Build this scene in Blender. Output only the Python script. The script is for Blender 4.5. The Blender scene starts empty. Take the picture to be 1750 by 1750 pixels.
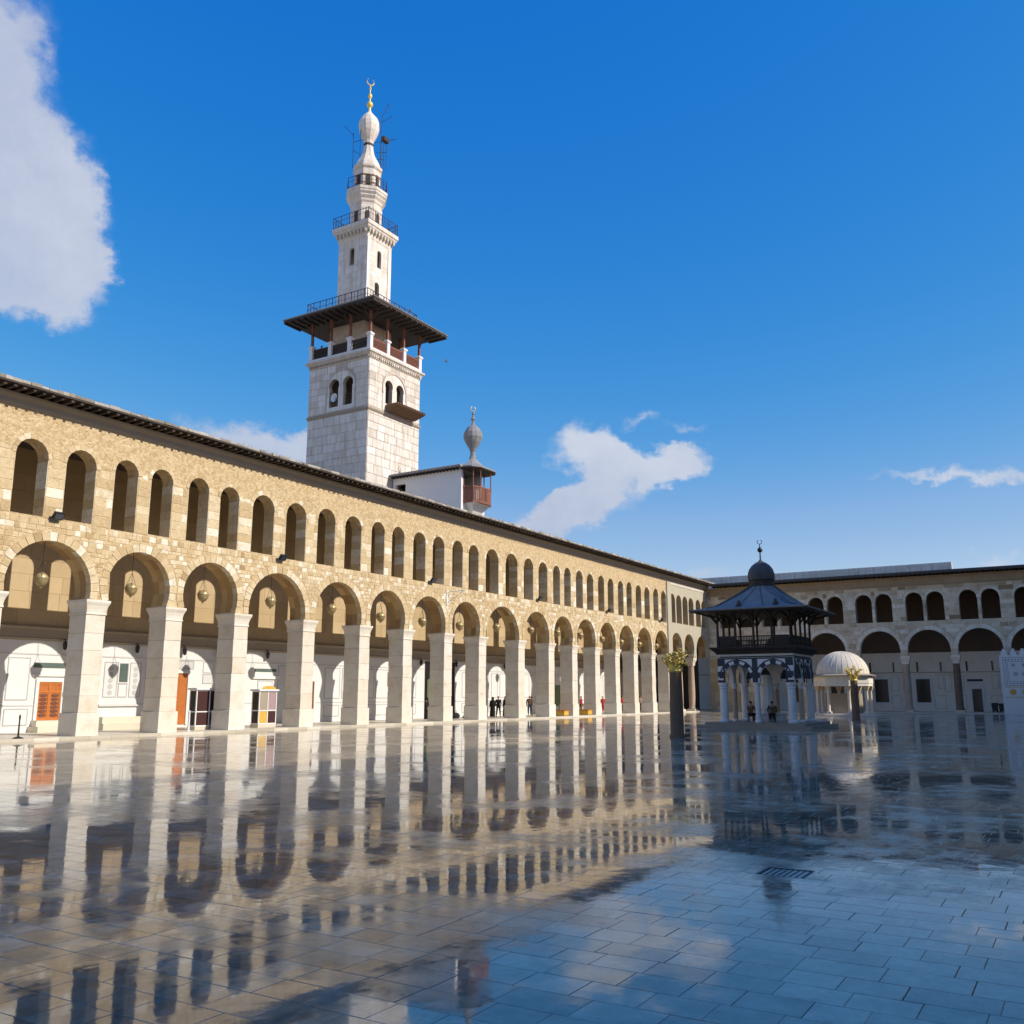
import bpy, bmesh, math, random
import numpy as np
from mathutils import Vector, Matrix
random.seed(7); RNG = np.random.default_rng(7)
R = math.radians
SC = bpy.context.scene
COL = SC.collection

# ------------------------------------------------------------------ camera
cam = bpy.data.cameras.new('camera'); camo = bpy.data.objects.new('camera', cam); COL.objects.link(camo)
cam.sensor_width = 36; cam.lens = 36 * 1591.0 / 1750; cam.clip_start = 0.1; cam.clip_end = 3000
camo.location = (0, 0, 2.0); camo.rotation_euler = (R(90 + 11.09), 0, R(-58.554))
SC.camera = camo
# ------------------------------------------------------------------ sun and sky
SUN_DIR = Vector((-0.18, 1.0, -0.69)).normalized()          # the way the light travels (sun SSE, 34 deg high)
sun = bpy.data.lights.new('sun', 'SUN'); suno = bpy.data.objects.new('sun', sun); COL.objects.link(suno)
sun.energy = 2.4; sun.angle = R(0.5); sun.color = (1.0, 0.93, 0.82)
suno.rotation_euler = SUN_DIR.to_track_quat('-Z', 'Y').to_euler(); suno.location = (0, -60, 60)
W_ = bpy.data.worlds.new('World'); SC.world = W_; W_.use_nodes = True
def world():
    nt = W_.node_tree; N = nt.nodes; L = nt.links; N.clear()
    out = N.new('ShaderNodeOutputWorld'); bg = N.new('ShaderNodeBackground')
    sky = N.new('ShaderNodeTexSky'); sky.sky_type = 'NISHITA'; sky.sun_disc = False
    sky.sun_elevation = R(34.2); sky.sun_rotation = R(170); sky.altitude = 700
    sky.air_density = 1.0; sky.dust_density = 0.6; sky.ozone_density = 3.0
    hs = N.new('ShaderNodeHueSaturation'); hs.inputs['Saturation'].default_value = 1.28; hs.inputs['Value'].default_value = 1.0
    L.new(sky.outputs[0], hs.inputs['Color'])
    tc = N.new('ShaderNodeTexCoord'); sep = N.new('ShaderNodeSeparateXYZ'); L.new(tc.outputs['Generated'], sep.inputs[0])
    def math_(op, a, b=None, clamp=False):
        m = N.new('ShaderNodeMath'); m.operation = op; m.use_clamp = clamp
        for i, v in enumerate((a, b)):
            if v is None: continue
            if isinstance(v, (int, float)): m.inputs[i].default_value = v
            else: L.new(v, m.inputs[i])
        return m.outputs[0]
    az = math_('MULTIPLY', math_('ARCTAN2', sep.outputs[0], sep.outputs[1]), 180 / math.pi)
    el = math_('MULTIPLY', math_('ARCSINE', sep.outputs[2]), 180 / math.pi)
    cv = N.new('ShaderNodeCombineXYZ'); L.new(az, cv.inputs[0]); L.new(el, cv.inputs[1])
    # fine and coarse turbulence bends the outlines of the clouds
    def noise(scale, detail, sx=1.0):
        mp = N.new('ShaderNodeMapping'); mp.inputs['Scale'].default_value = (scale * sx, scale, scale)
        L.new(cv.outputs[0], mp.inputs[0])
        n = N.new('ShaderNodeTexNoise'); n.inputs['Scale'].default_value = 1; n.inputs['Detail'].default_value = detail; n.inputs['Roughness'].default_value = .62
        L.new(mp.outputs[0], n.inputs['Vector']); return n
    n1 = noise(.30, 6); n2 = noise(.9, 5, .6)
    def vm(op, a, b=None, scale=None):
        m = N.new('ShaderNodeVectorMath'); m.operation = op
        if hasattr(a, 'is_linked'): L.new(a, m.inputs[0])
        else: m.inputs[0].default_value = a
        if b is not None:
            if hasattr(b, 'is_linked'): L.new(b, m.inputs[1])
            else: m.inputs[1].default_value = b
        if scale is not None: m.inputs['Scale'].default_value = scale
        return m
    d1 = vm('SCALE', vm('SUBTRACT', n1.outputs['Color'], (.5, .5, .5)).outputs[0], scale=4.2)
    d2 = vm('SCALE', vm('SUBTRACT', n2.outputs['Color'], (.5, .5, .5)).outputs[0], scale=1.5)
    pos = vm('ADD', vm('ADD', cv.outputs[0], d1.outputs[0]).outputs[0], d2.outputs[0]).outputs[0]
    # clouds as soft puffs: azimuth, elevation, radii, tilt, density, whiteness (degrees)
    puffs = [(24.9,33.2,4.6,3.5,16,.9,.45),(27.1,30.0,3.4,4.4,-5,1,.5),(29.3,27.3,3.9,3.7,-13,1,.7),(30.8,27.1,2.9,2.4,-24,.9,.85),
     (29.1,23.7,4.6,3.4,-4,.9,.6),(31.6,22.6,2.6,2.4,-43,.8,.75),(27.5,21.8,3.3,1.8,11,.7,.5),(33.1,23.8,1.5,1.3,-42,.45,.7),
     (63.6,14.8,2.8,1.6,-6,1,1),(67.2,13.8,2.9,1.4,-10,1,.95),(69.2,13.6,1.7,1.3,17,.9,.85),(64.6,12.6,3.3,1.8,23,.9,.6),
     (62.6,11.2,4.0,1.5,33,.75,.35),(60.6,10.2,3.3,1.3,29,.6,.25),(66.9,16.4,1.2,.6,-2,.35,.8),(69.3,16.0,1.4,.5,2,.3,.9),
     (83.6,11.7,3.8,.45,-8,.5,.9),(86.6,11.7,2.8,.55,-6,.5,.9),(86.3,7.4,1.6,.5,-4,.4,.9),(42.4,14.7,4.6,1.5,-3,.8,.55),
     (45.6,14.2,2.9,1.8,3,.7,.6),(69.5,7.0,3.4,.9,-2,.3,.5),
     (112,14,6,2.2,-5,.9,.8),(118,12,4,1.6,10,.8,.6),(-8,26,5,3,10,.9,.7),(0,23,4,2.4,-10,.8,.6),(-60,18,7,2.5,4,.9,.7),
     (-120,24,6,3,-8,.8,.7),(-128,21,4,2,8,.7,.6),(150,32,5,2.6,12,.6,.8),(95,36,4.2,1.7,-12,.5,.8),(-85,30,9,4,6,.9,.8),(-72,27,7,3.4,-9,.8,.7),(-105,16,9,2.6,3,.8,.7),(-40,38,8,4,14,.9,.8),(-30,16,8,2.4,-4,.7,.6),(-150,14,9,2.4,5,.8,.7),(-100,48,10,5,-20,.7,.8),(20,50,9,5,15,.7,.8),(170,18,8,2.4,-3,.7,.7),(60,58,11,4,20,.5,.8)]  # later puffs, out of view, are added to brighten the shaded walls
    dens = None; tone = None
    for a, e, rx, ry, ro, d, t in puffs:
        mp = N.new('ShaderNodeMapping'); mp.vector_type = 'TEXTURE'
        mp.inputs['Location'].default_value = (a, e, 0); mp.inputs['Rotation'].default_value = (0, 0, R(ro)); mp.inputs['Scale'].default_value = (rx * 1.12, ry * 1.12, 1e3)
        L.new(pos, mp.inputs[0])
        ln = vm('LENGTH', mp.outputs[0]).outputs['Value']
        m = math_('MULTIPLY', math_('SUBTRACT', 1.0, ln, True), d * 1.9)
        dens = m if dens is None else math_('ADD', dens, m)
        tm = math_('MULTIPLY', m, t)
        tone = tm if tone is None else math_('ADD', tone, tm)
    n3 = noise(.75, 7, .55)
    dd = math_('ADD', dens, math_('MULTIPLY', math_('SUBTRACT', n3.outputs['Fac'], .5), math_('MINIMUM', math_('MULTIPLY', dens, 2.2), 1.1)))
    mr = N.new('ShaderNodeMapRange'); mr.interpolation_type = 'SMOOTHSTEP'; L.new(dd, mr.inputs['Value'])
    mr.inputs['From Min'].default_value = .04; mr.inputs['From Max'].default_value = 1.15; mr.inputs['To Max'].default_value = .86
    wt = math_('DIVIDE', tone, math_('MAXIMUM', dens, .001), True)
    wt2 = math_('ADD', math_('MULTIPLY', wt, .75), math_('MULTIPLY', math_('SUBTRACT', n1.outputs['Fac'], .45), .9), True)
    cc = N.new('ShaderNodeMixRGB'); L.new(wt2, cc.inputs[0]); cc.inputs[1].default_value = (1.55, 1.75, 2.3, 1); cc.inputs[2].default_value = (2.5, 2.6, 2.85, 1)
    # grade of the whole sky: deeper red-free blue overhead, a duller haze low down
    K_ = .27; sc_ = N.new('ShaderNodeSeparateColor'); L.new(hs.outputs[0], sc_.inputs[0]); cb_ = N.new('ShaderNodeCombineColor')
    r0, g0, b0 = (math_('MULTIPLY', sc_.outputs[i], K_) for i in range(3))
    gr_ = (math_('MINIMUM', math_('MULTIPLY', math_('POWER', r0, 1.83), 2.0), math_('MULTIPLY', r0, .75)), math_('MAXIMUM', math_('MULTIPLY', math_('POWER', g0, .85), .54), math_('MULTIPLY', g0, .5)), math_('MAXIMUM', math_('MULTIPLY', math_('POWER', b0, .3), .66), math_('MULTIPLY', b0, .5)))
    for i in range(3): L.new(math_('MULTIPLY', gr_[i], 1 / K_), cb_.inputs[i])
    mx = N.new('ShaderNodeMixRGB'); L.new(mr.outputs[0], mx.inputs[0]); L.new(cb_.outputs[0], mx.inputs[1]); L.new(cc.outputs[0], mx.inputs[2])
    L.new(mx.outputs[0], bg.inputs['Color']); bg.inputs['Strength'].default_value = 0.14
    L.new(bg.outputs[0], out.inputs['Surface'])
world()
SC.view_settings.view_transform = 'Standard'; SC.view_settings.look = 'None'; SC.view_settings.gamma = 1; SC.view_settings.exposure = 1.02
SC.view_settings.use_curve_mapping = False
SC.render.engine = 'CYCLES'; SC.cycles.use_denoising = True; SC.cycles.max_bounces = 7; SC.cycles.diffuse_bounces = 4; SC.cycles.glossy_bounces = 4
SC.cycles.caustics_reflective = False; SC.cycles.caustics_refractive = False

# ------------------------------------------------------------------ materials
def new_mat(name):
    m = bpy.data.materials.new(name); m.use_nodes = True; nt = m.node_tree; nt.nodes.clear()
    o = nt.nodes.new('ShaderNodeOutputMaterial'); b = nt.nodes.new('ShaderNodeBsdfPrincipled'); nt.links.new(b.outputs[0], o.inputs[0])
    return m, nt, b
def stone_mat(name, ramp, rough=.85, nscale=1.2, namp=.25, bump=.25, bscale=14, stain=0.0, stain_col=(.25, .2, .14), stain_scale=.5, spec=.3, cell=0, cell_amp=.2, streak=False, smin=.5):
    """colour from the tint of each piece, broken up by noise at two scales, with fine relief"""
    m, nt, b = new_mat(name); N = nt.nodes; L = nt.links
    geo = N.new('ShaderNodeNewGeometry')
    at = N.new('ShaderNodeAttribute'); at.attribute_name = 'tint'
    n = N.new('ShaderNodeTexNoise'); n.inputs['Scale'].default_value = nscale; n.inputs['Detail'].default_value = 6; n.inputs['Roughness'].default_value = .65
    L.new(geo.outputs['Position'], n.inputs['Vector'])
    f = N.new('ShaderNodeMath'); f.operation = 'MULTIPLY_ADD'; f.inputs[1].default_value = namp * 2; f.inputs[2].default_value = -namp; L.new(n.outputs['Fac'], f.inputs[0])
    a = N.new('ShaderNodeMath'); a.operation = 'ADD'; a.use_clamp = True; L.new(f.outputs[0], a.inputs[0]); L.new(at.outputs['Fac'], a.inputs[1])
    val = a.outputs[0]
    h = None
    if cell:
        v = N.new('ShaderNodeTexVoronoi'); v.inputs['Scale'].default_value = cell; L.new(geo.outputs['Position'], v.inputs['Vector'])
        s = N.new('ShaderNodeSeparateColor'); L.new(v.outputs['Color'], s.inputs[0])
        g = N.new('ShaderNodeMath'); g.operation = 'MULTIPLY_ADD'; g.inputs[1].default_value = cell_amp * 2; g.inputs[2].default_value = -cell_amp; L.new(s.outputs[0], g.inputs[0])
        a2 = N.new('ShaderNodeMath'); a2.operation = 'ADD'; a2.use_clamp = True; L.new(val, a2.inputs[0]); L.new(g.outputs[0], a2.inputs[1]); val = a2.outputs[0]
        h = v.outputs['Distance']
    cr = N.new('ShaderNodeValToRGB'); el = cr.color_ramp.elements
    while len(el) < len(ramp): el.new(.5)
    for i, (p_, c) in enumerate(ramp): el[i].position = p_; el[i].color = (*c, 1)
    L.new(val, cr.inputs[0]); col = cr.outputs[0]
    if stain:
        n2 = N.new('ShaderNodeTexNoise'); n2.inputs['Scale'].default_value = stain_scale; n2.inputs['Detail'].default_value = 7; n2.inputs['Roughness'].default_value = .7
        if streak:
            mp = N.new('ShaderNodeMapping'); mp.inputs['Scale'].default_value = (3.5, 3.5, .35); L.new(geo.outputs['Position'], mp.inputs[0]); L.new(mp.outputs[0], n2.inputs['Vector'])
        else: L.new(geo.outputs['Position'], n2.inputs['Vector'])
        r2 = N.new('ShaderNodeMapRange'); r2.inputs['From Min'].default_value = smin; r2.inputs['From Max'].default_value = .78; r2.inputs['To Max'].default_value = stain; L.new(n2.outputs['Fac'], r2.inputs[0])
        mx = N.new('ShaderNodeMixRGB'); L.new(r2.outputs[0], mx.inputs[0]); L.new(col, mx.inputs[1]); mx.inputs[2].default_value = (*stain_col, 1); col = mx.outputs[0]
    L.new(col, b.inputs['Base Color']); b.inputs['Roughness'].default_value = rough; b.inputs['Specular IOR Level'].default_value = spec
    if bump:
        nb = N.new('ShaderNodeTexNoise'); nb.inputs['Scale'].default_value = bscale; nb.inputs['Detail'].default_value = 5; L.new(geo.outputs['Position'], nb.inputs['Vector'])
        hh = nb.outputs['Fac']
        if h is not None:
            ad = N.new('ShaderNodeMath'); ad.operation = 'SUBTRACT'; L.new(hh, ad.inputs[0]); L.new(h, ad.inputs[1]); hh = ad.outputs[0]
        bp = N.new('ShaderNodeBump'); bp.inputs['Strength'].default_value = bump; bp.inputs['Distance'].default_value = .03; L.new(hh, bp.inputs['Height']); L.new(bp.outputs[0], b.inputs['Normal'])
    return m
def plain(name, col, rough=.6, metal=0, var=.12, scale=3, bump=0, spec=.4):
    c0 = tuple(max(0, c * (1 - var * 2)) for c in col); c1 = tuple(min(1, c * (1 + var * 2)) for c in col)
    m = stone_mat(name, [(0, c0), (1, c1)], rough=rough, nscale=scale, namp=.45, bump=bump, bscale=20, spec=spec)
    m.node_tree.nodes['Principled BSDF'].inputs['Metallic'].default_value = metal
    return m
M = {}
M['tan'] = stone_mat('tan_stone', [(0, (.36, .245, .12)), (.35, (.54, .40, .215)), (.7, (.64, .505, .30)), (1, (.78, .71, .56))], nscale=7, namp=.42, bump=.9, bscale=16, stain=.55, stain_col=(.30, .22, .13), stain_scale=2.6)
M['tanwall'] = stone_mat('rubble_wall', [(0, (.37, .25, .125)), (.5, (.56, .42, .23)), (1, (.68, .54, .34))], nscale=3.5, namp=.3, bump=1.0, bscale=13, stain=.4, stain_col=(.34, .25, .15), stain_scale=.9, cell=8.5, cell_amp=.3)
M['pier'] = stone_mat('pier_limestone', [(0, (.46, .37, .25)), (.5, (.66, .58, .45)), (1, (.77, .72, .62))], nscale=2.4, namp=.26, bump=.45, bscale=11, stain=.6, stain_col=(.50, .37, .22), stain_scale=1.3)
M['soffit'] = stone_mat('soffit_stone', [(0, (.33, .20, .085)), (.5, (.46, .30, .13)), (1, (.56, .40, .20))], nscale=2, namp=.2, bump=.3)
M['plaster'] = stone_mat('tan_plaster', [(0, (.40, .29, .155)), (1, (.55, .42, .25))], nscale=.9, namp=.3, bump=.15, stain=.4, stain_col=(.33, .25, .16), stain_scale=.8)
M['marble'] = stone_mat('white_marble', [(0, (.30, .31, .32)), (.4, (.55, .55, .53)), (1, (.78, .77, .74))], rough=.45, nscale=1.3, namp=.12, bump=.06, stain=.25, stain_col=(.5, .47, .42), stain_scale=1.6)
M['eastmarble'] = stone_mat('shade_warmed_marble', [(0, (.34, .30, .25)), (.4, (.60, .54, .44)), (1, (.80, .74, .64))], rough=.5, nscale=1.3, namp=.2, bump=.06, stain=.45, stain_col=(.45, .37, .27), stain_scale=.8)  # marble warmed in colour to counter the blue shade of the east porch
M['shadewall'] = stone_mat('shade_brown_wall', [(0, (.07, .045, .03)), (1, (.17, .115, .075))], nscale=1.2, namp=.35, bump=.4)  # brown darkened so the porch shade is part of the wall colour
M['marble_step'] = stone_mat('step_marble', [(0, (.45, .40, .31)), (1, (.70, .64, .52))], rough=.4, nscale=1.3, namp=.25, bump=.06)
M['whitestone'] = stone_mat('minaret_stone', [(0, (.34, .29, .22)), (.3, (.57, .52, .44)), (.7, (.70, .66, .58)), (1, (.78, .75, .69))], nscale=2.6, namp=.3, bump=.7, bscale=9, stain=.8, stain_col=(.40, .29, .18), stain_scale=1.0, streak=True, smin=.44)
M['whitewall'] = plain('lime_wash', (.74, .72, .69), rough=.9, var=.05, scale=1.2)
M['greystone'] = stone_mat('grey_ashlar', [(0, (.30, .21, .12)), (.4, (.58, .47, .32)), (.8, (.74, .635, .48)), (1, (.80, .73, .61))], nscale=1.6, namp=.3, bump=.5, bscale=6, stain=.75, stain_col=(.27, .18, .10), stain_scale=.5)
M['brownband'] = stone_mat('weathered_band', [(0, (.20, .13, .07)), (.5, (.36, .26, .16)), (1, (.52, .42, .29))], nscale=.8, namp=.35, bump=.5, bscale=5)
M['greyband'] = stone_mat('grey_band', [(0, (.26, .21, .15)), (1, (.42, .36, .28))], nscale=1.0, namp=.3, bump=.2)
M['oldplaster'] = stone_mat('grey_green_plaster', [(0, (.36, .32, .23)), (1, (.54, .49, .37))], nscale=.7, namp=.3, bump=.2, stain=.4, stain_col=(.6, .56, .48))
M['timber'] = plain('dark_timber', (.055, .042, .032), rough=.8, var=.2, bump=.2)
M['redwood'] = plain('red_brown_wood', (.20, .075, .045), rough=.65, var=.2, scale=5)
M['orange'] = plain('orange_wood', (.44, .14, .03), rough=.5, var=.15, scale=6)
M['darkred'] = plain('dark_red_cloth', (.05, .015, .012), rough=.8)
M['yellow'] = plain('ochre_panel', (.62, .37, .06), rough=.6)
M['whitepaint'] = plain('white_paint', (.72, .72, .72), rough=.5, var=.04)
M['black'] = plain('black_metal', (.02, .02, .022), rough=.5)
M['iron'] = plain('painted_iron', (.045, .03, .045), rough=.6)
M['lead'] = plain('lead_sheet', (.24, .24, .235), rough=.75, var=.2, scale=1.3, bump=.2, spec=.2)
M['leaddark'] = plain('dark_lead', (.085, .082, .08), rough=.6, var=.25, scale=2, spec=.25)
M['gold'] = plain('gilded_metal', (.80, .54, .13), rough=.45, metal=.35, var=.2)
M['brass'] = plain('brass_lantern', (.40, .31, .15), rough=.4, metal=.4, var=.25, scale=8)
M['roofclay'] = stone_mat('roof_edge', [(0, (.20, .17, .13)), (1, (.46, .42, .35))], nscale=2, namp=.4, bump=.6, bscale=8)
M['darkstone'] = stone_mat('dark_column_stone', [(0, (.11, .07, .04)), (1, (.27, .18, .11))], nscale=1.5, namp=.4, bump=.3, rough=.7)
M['redcol'] = stone_mat('pinkish_column', [(0, (.36, .25, .17)), (1, (.56, .44, .33))], nscale=1.5, namp=.4, bump=.2, rough=.6)
M['greymarble'] = stone_mat('pale_grey_marble', [(0, (.46, .45, .43)), (1, (.80, .79, .76))], nscale=.9, namp=.35, bump=.05, rough=.4)
M['navy'] = plain('dark_blue_stone', (.025, .032, .05), rough=.5)
M['glassdark'] = plain('dark_window', (.018, .016, .016), rough=.25, spec=.5)
M['pane'] = plain('grey_green_pane', (.10, .13, .12), rough=.15, spec=.6)
M['mud'] = plain('joint_bed', (.055, .05, .045), rough=.7)
M['earth'] = plain('dry_earth', (.50, .42, .31), rough=.95, scale=.05)
M['grass'] = plain('dry_grass', (.16, .14, .05), rough=.9)
M['skin'] = plain('skin', (.48, .28, .18), rough=.55)
M['cloth_black'] = plain('black_cloth', (.012, .012, .014), rough=.9)
M['cloth_red'] = plain('red_cloth', (.50, .025, .03), rough=.8)
M['cloth_blue'] = plain('blue_denim', (.035, .06, .13), rough=.9)
M['cloth_brown'] = plain('brown_cloth', (.16, .09, .05), rough=.9)
M['cloth_pink'] = plain('dusty_pink_cloth', (.36, .25, .25), rough=.9)
M['cloth_olive'] = plain('olive_cloth', (.13, .14, .05), rough=.9)
M['cloth_teal'] = plain('teal_cloth', (.10, .22, .36), rough=.9)
M['green'] = plain('green_board', (.15, .20, .10), rough=.6)
M['bin'] = plain('dark_green_plastic', (.02, .03, .03), rough=.5)
M['steel'] = plain('wet_steel', (.20, .23, .27), rough=.2, metal=.9, var=.08)
def floor_mat():
    m, nt, b = new_mat('wet_marble_paving'); N = nt.nodes; L = nt.links
    geo = N.new('ShaderNodeNewGeometry'); at = N.new('ShaderNodeAttribute'); at.attribute_name = 'tint'
    def noise(scale, det, sc=(1, 1, 1), rough=.6):
        mp = N.new('ShaderNodeMapping'); mp.inputs['Scale'].default_value = sc; L.new(geo.outputs['Position'], mp.inputs[0])
        n = N.new('ShaderNodeTexNoise'); n.inputs['Scale'].default_value = scale; n.inputs['Detail'].default_value = det; n.inputs['Roughness'].default_value = rough
        L.new(mp.outputs[0], n.inputs['Vector']); return n.outputs['Fac']
    def mr(v, a, b_, c, d):
        r = N.new('ShaderNodeMapRange'); L.new(v, r.inputs[0]); r.inputs[1].default_value = a; r.inputs[2].default_value = b_; r.inputs[3].default_value = c; r.inputs[4].default_value = d; return r.outputs[0]
    def mt(op, a, b_):
        x = N.new('ShaderNodeMath'); x.operation = op
        for i, v in enumerate((a, b_)):
            if isinstance(v, (int, float)): x.inputs[i].default_value = v
            else: L.new(v, x.inputs[i])
        return x.outputs[0]
    vein = noise(2.2, 8, rough=.7); wet0 = noise(.30, 6, rough=.66); wet1 = noise(1.9, 5, rough=.7); grime = noise(6, 6, rough=.75); speck = noise(26, 3, rough=.6)
    wet = mt('ADD', wet0, mt('MULTIPLY', mt('SUBTRACT', wet1, .5), .35))
    damp = mr(wet, .47, .60, 0, 1)               # 0 under a film of water, 1 only damp
    val = mt('ADD', mt('ADD', mt('MULTIPLY', at.outputs['Fac'], .7), mr(vein, .3, .7, -.2, .3)), mr(noise(.55, 5, rough=.7), .32, .68, -.18, .22))
    cr = N.new('ShaderNodeValToRGB'); e = cr.color_ramp.elements; e[0].position = 0; e[0].color = (.17, .14, .098, 1); e[1].position = 1; e[1].color = (.56, .475, .345, 1); x = e.new(.5); x.color = (.335, .28, .20, 1)
    L.new(val, cr.inputs[0])
    mx = N.new('ShaderNodeMixRGB'); mx.blend_type = 'MULTIPLY'; L.new(mr(grime, .48, .78, 0, .6), mx.inputs[0]); L.new(cr.outputs[0], mx.inputs[1]); mx.inputs[2].default_value = (.45, .4, .34, 1)
    m2 = N.new('ShaderNodeMixRGB'); m2.blend_type = 'MULTIPLY'; L.new(mr(speck, .70, .76, 0, .75), m2.inputs[0]); L.new(mx.outputs[0], m2.inputs[1]); m2.inputs[2].default_value = (.2, .18, .15, 1)
    m3 = N.new('ShaderNodeMixRGB'); m3.blend_type = 'MULTIPLY'; L.new(damp, m3.inputs[0]); L.new(m2.outputs[0], m3.inputs[1]); m3.inputs[2].default_value = (1.35, 1.32, 1.26, 1)
    L.new(m3.outputs[0], b.inputs['Base Color'])
    L.new(mt('ADD', mr(damp, 0, 1, .02, .17), mr(grime, .4, .75, 0, .06)), b.inputs['Roughness']); b.inputs['IOR'].default_value = 1.52; b.inputs['Specular IOR Level'].default_value = .62
    # a thin film of water: long low ripples and fine unevenness
    w1 = noise(1.0, 3, (.9, .9, 1)); w2 = noise(7.5, 2)
    hh = mt('ADD', w1, mt('MULTIPLY', w2, mr(damp, 0, 1, .085, .03)))
    bp = N.new('ShaderNodeBump'); bp.inputs['Strength'].default_value = 1.0; bp.inputs['Distance'].default_value = .0020; L.new(hh, bp.inputs['Height']); L.new(bp.outputs[0], b.inputs['Normal'])
    return m
M['floor'] = floor_mat()

# ------------------------------------------------------------------ mesh helpers
ORIG = {}
def tag(o, label=None, cat=None, group=None, kind=None):
    for k, v in (('label', label), ('category', cat), ('group', group), ('kind', kind)):
        if v: o[k] = v
    return o
def empty(name, loc, label, cat, group=None):
    o = bpy.data.objects.new(name, None); COL.objects.link(o); o.location = loc; o.empty_display_size = .3
    ORIG[o] = Vector(loc); return tag(o, label, cat, group)
class MB:
    def __init__(s): s.v = []; s.f = []; s.t = []
    def add(s, vs, fs, t=.5):
        n = len(s.v); s.v += [tuple(p) for p in vs]; s.f += [tuple(i + n for i in f) for f in fs]; s.t += [t] * len(fs); return s
    def box(s, x0, x1, y0, y1, z0, z1, t=.5, bev=0):
        if bev:
            secs = [(x0 + bev, x1 - bev, y0 + bev, y1 - bev, z0), (x0, x1, y0, y1, z0 + bev), (x0, x1, y0, y1, z1 - bev), (x0 + bev, x1 - bev, y0 + bev, y1 - bev, z1)]
            return s.rects(secs, t)
        return s.rects([(x0, x1, y0, y1, z0), (x0, x1, y0, y1, z1)], t)
    def rects(s, secs, t=.5):
        """stacked axis-aligned rectangles joined into one closed solid"""
        vs = []
        for x0, x1, y0, y1, z in secs: vs += [(x0, y0, z), (x1, y0, z), (x1, y1, z), (x0, y1, z)]
        fs = [(3, 2, 1, 0)]
        for i in range(len(secs) - 1):
            a = 4 * i
            for k in range(4): fs.append((a + k, a + (k + 1) % 4, a + 4 + (k + 1) % 4, a + 4 + k))
        e = 4 * (len(secs) - 1); fs.append((e, e + 1, e + 2, e + 3)); return s.add(vs, fs, t)
    def lathe(s, cx, cy, prof, n=16, t=.5, ph=0, sx=1, sy=1):
        vs = []; fs = []
        for r, z in prof:
            for k in range(n):
                a = 2 * math.pi * k / n + ph; vs.append((cx + r * sx * math.cos(a), cy + r * sy * math.sin(a), z))
        for i in range(len(prof) - 1):
            for k in range(n): fs.append((i * n + k, i * n + (k + 1) % n, (i + 1) * n + (k + 1) % n, (i + 1) * n + k))
        fs.append(tuple(range(n - 1, -1, -1))); b = (len(prof) - 1) * n; fs.append(tuple(range(b, b + n)))
        return s.add(vs, fs, t)
    def tube(s, pts, r, n=6, t=.5):
        pts = [Vector(p) for p in pts]; vs = []; fs = []
        rr = r if isinstance(r, (list, tuple)) else [r] * len(pts)
        for i, p in enumerate(pts):
            d = (pts[min(i + 1, len(pts) - 1)] - pts[max(i - 1, 0)]).normalized()
            u = d.cross(Vector((0, 0, 1)));
            if u.length < 1e-3: u = d.cross(Vector((1, 0, 0)))
            u.normalize(); w = d.cross(u)
            for k in range(n):
                a = 2 * math.pi * k / n; vs.append(p + (u * math.cos(a) + w * math.sin(a)) * rr[i])
        for i in range(len(pts) - 1):
            for k in range(n): fs.append((i * n + k, i * n + (k + 1) % n, (i + 1) * n + (k + 1) % n, (i + 1) * n + k))
        fs.append(tuple(range(n))); b = (len(pts) - 1) * n; fs.append(tuple(range(b, b + n)))
        return s.add(vs, fs, t)
    def prism(s, poly, fn, d0, d1, t=.5):
        """polygon (u,v) pushed from depth d0 to d1; fn(u,v,d) gives the point"""
        n = len(poly); vs = [fn(u, v, d0) for u, v in poly] + [fn(u, v, d1) for u, v in poly]
        fs = [tuple(range(n)), tuple(range(2 * n - 1, n - 1, -1))] + [(i, i + n, (i + 1) % n + n, (i + 1) % n) for i in range(n)]
        return s.add(vs, fs, t)
    def stone(s, fn, u0, u1, v0, v1, d, t, jit=.02, bev=.02):
        """one dressed stone standing d proud of a wall face, its arris knocked off"""
        j = lambda: random.uniform(-jit, jit)
        q = [(u0 + j(), v0 + j()), (u1 + j(), v0 + j()), (u1 + j(), v1 + j()), (u0 + j(), v1 + j())]
        q2 = [(u0 + bev + j() * .5, v0 + bev + j() * .5), (u1 - bev + j() * .5, v0 + bev), (u1 - bev, v1 - bev + j() * .5), (u0 + bev, v1 - bev)]
        vs = [fn(u, v, .0) for u, v in q] + [fn(u, v, -d * random.uniform(.7, 1.2)) for u, v in q2]
        return s.add(vs, [(4, 5, 6, 7), (0, 1, 5, 4), (1, 2, 6, 5), (2, 3, 7, 6), (3, 0, 4, 7)], t)
    def build(s, name, mat, parent=None, kind=None, smooth=False, label=None, recalc=True, loc=None):
        me = bpy.data.meshes.new(name)
        V = np.array(s.v, dtype=float)
        c = Vector(((V.min(0) + V.max(0)) / 2)) if loc is None else Vector(loc)
        if parent is None and loc is None: c.z = float(V[:, 2].min())
        me.from_pydata((V - np.array(c)).tolist(), [], s.f); 
        a = me.attributes.new('tint', 'FLOAT', 'FACE'); a.data.foreach_set('value', s.t)
        if recalc:
            bm = bmesh.new(); bm.from_mesh(me); bmesh.ops.recalc_face_normals(bm, faces=bm.faces); bm.to_mesh(me); bm.free()
        if smooth: me.polygons.foreach_set('use_smooth', [True] * len(me.polygons)); me.set_sharp_from_angle(angle=R(40))
        me.materials.append(M[mat] if isinstance(mat, str) else mat); me.update()
        o = bpy.data.objects.new(name, me); COL.objects.link(o); ORIG[o] = c
        if parent is not None: o.parent = parent; o.location = c - ORIG[parent]
        else: o.location = c
        return tag(o, label, None, None, kind)
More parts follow.
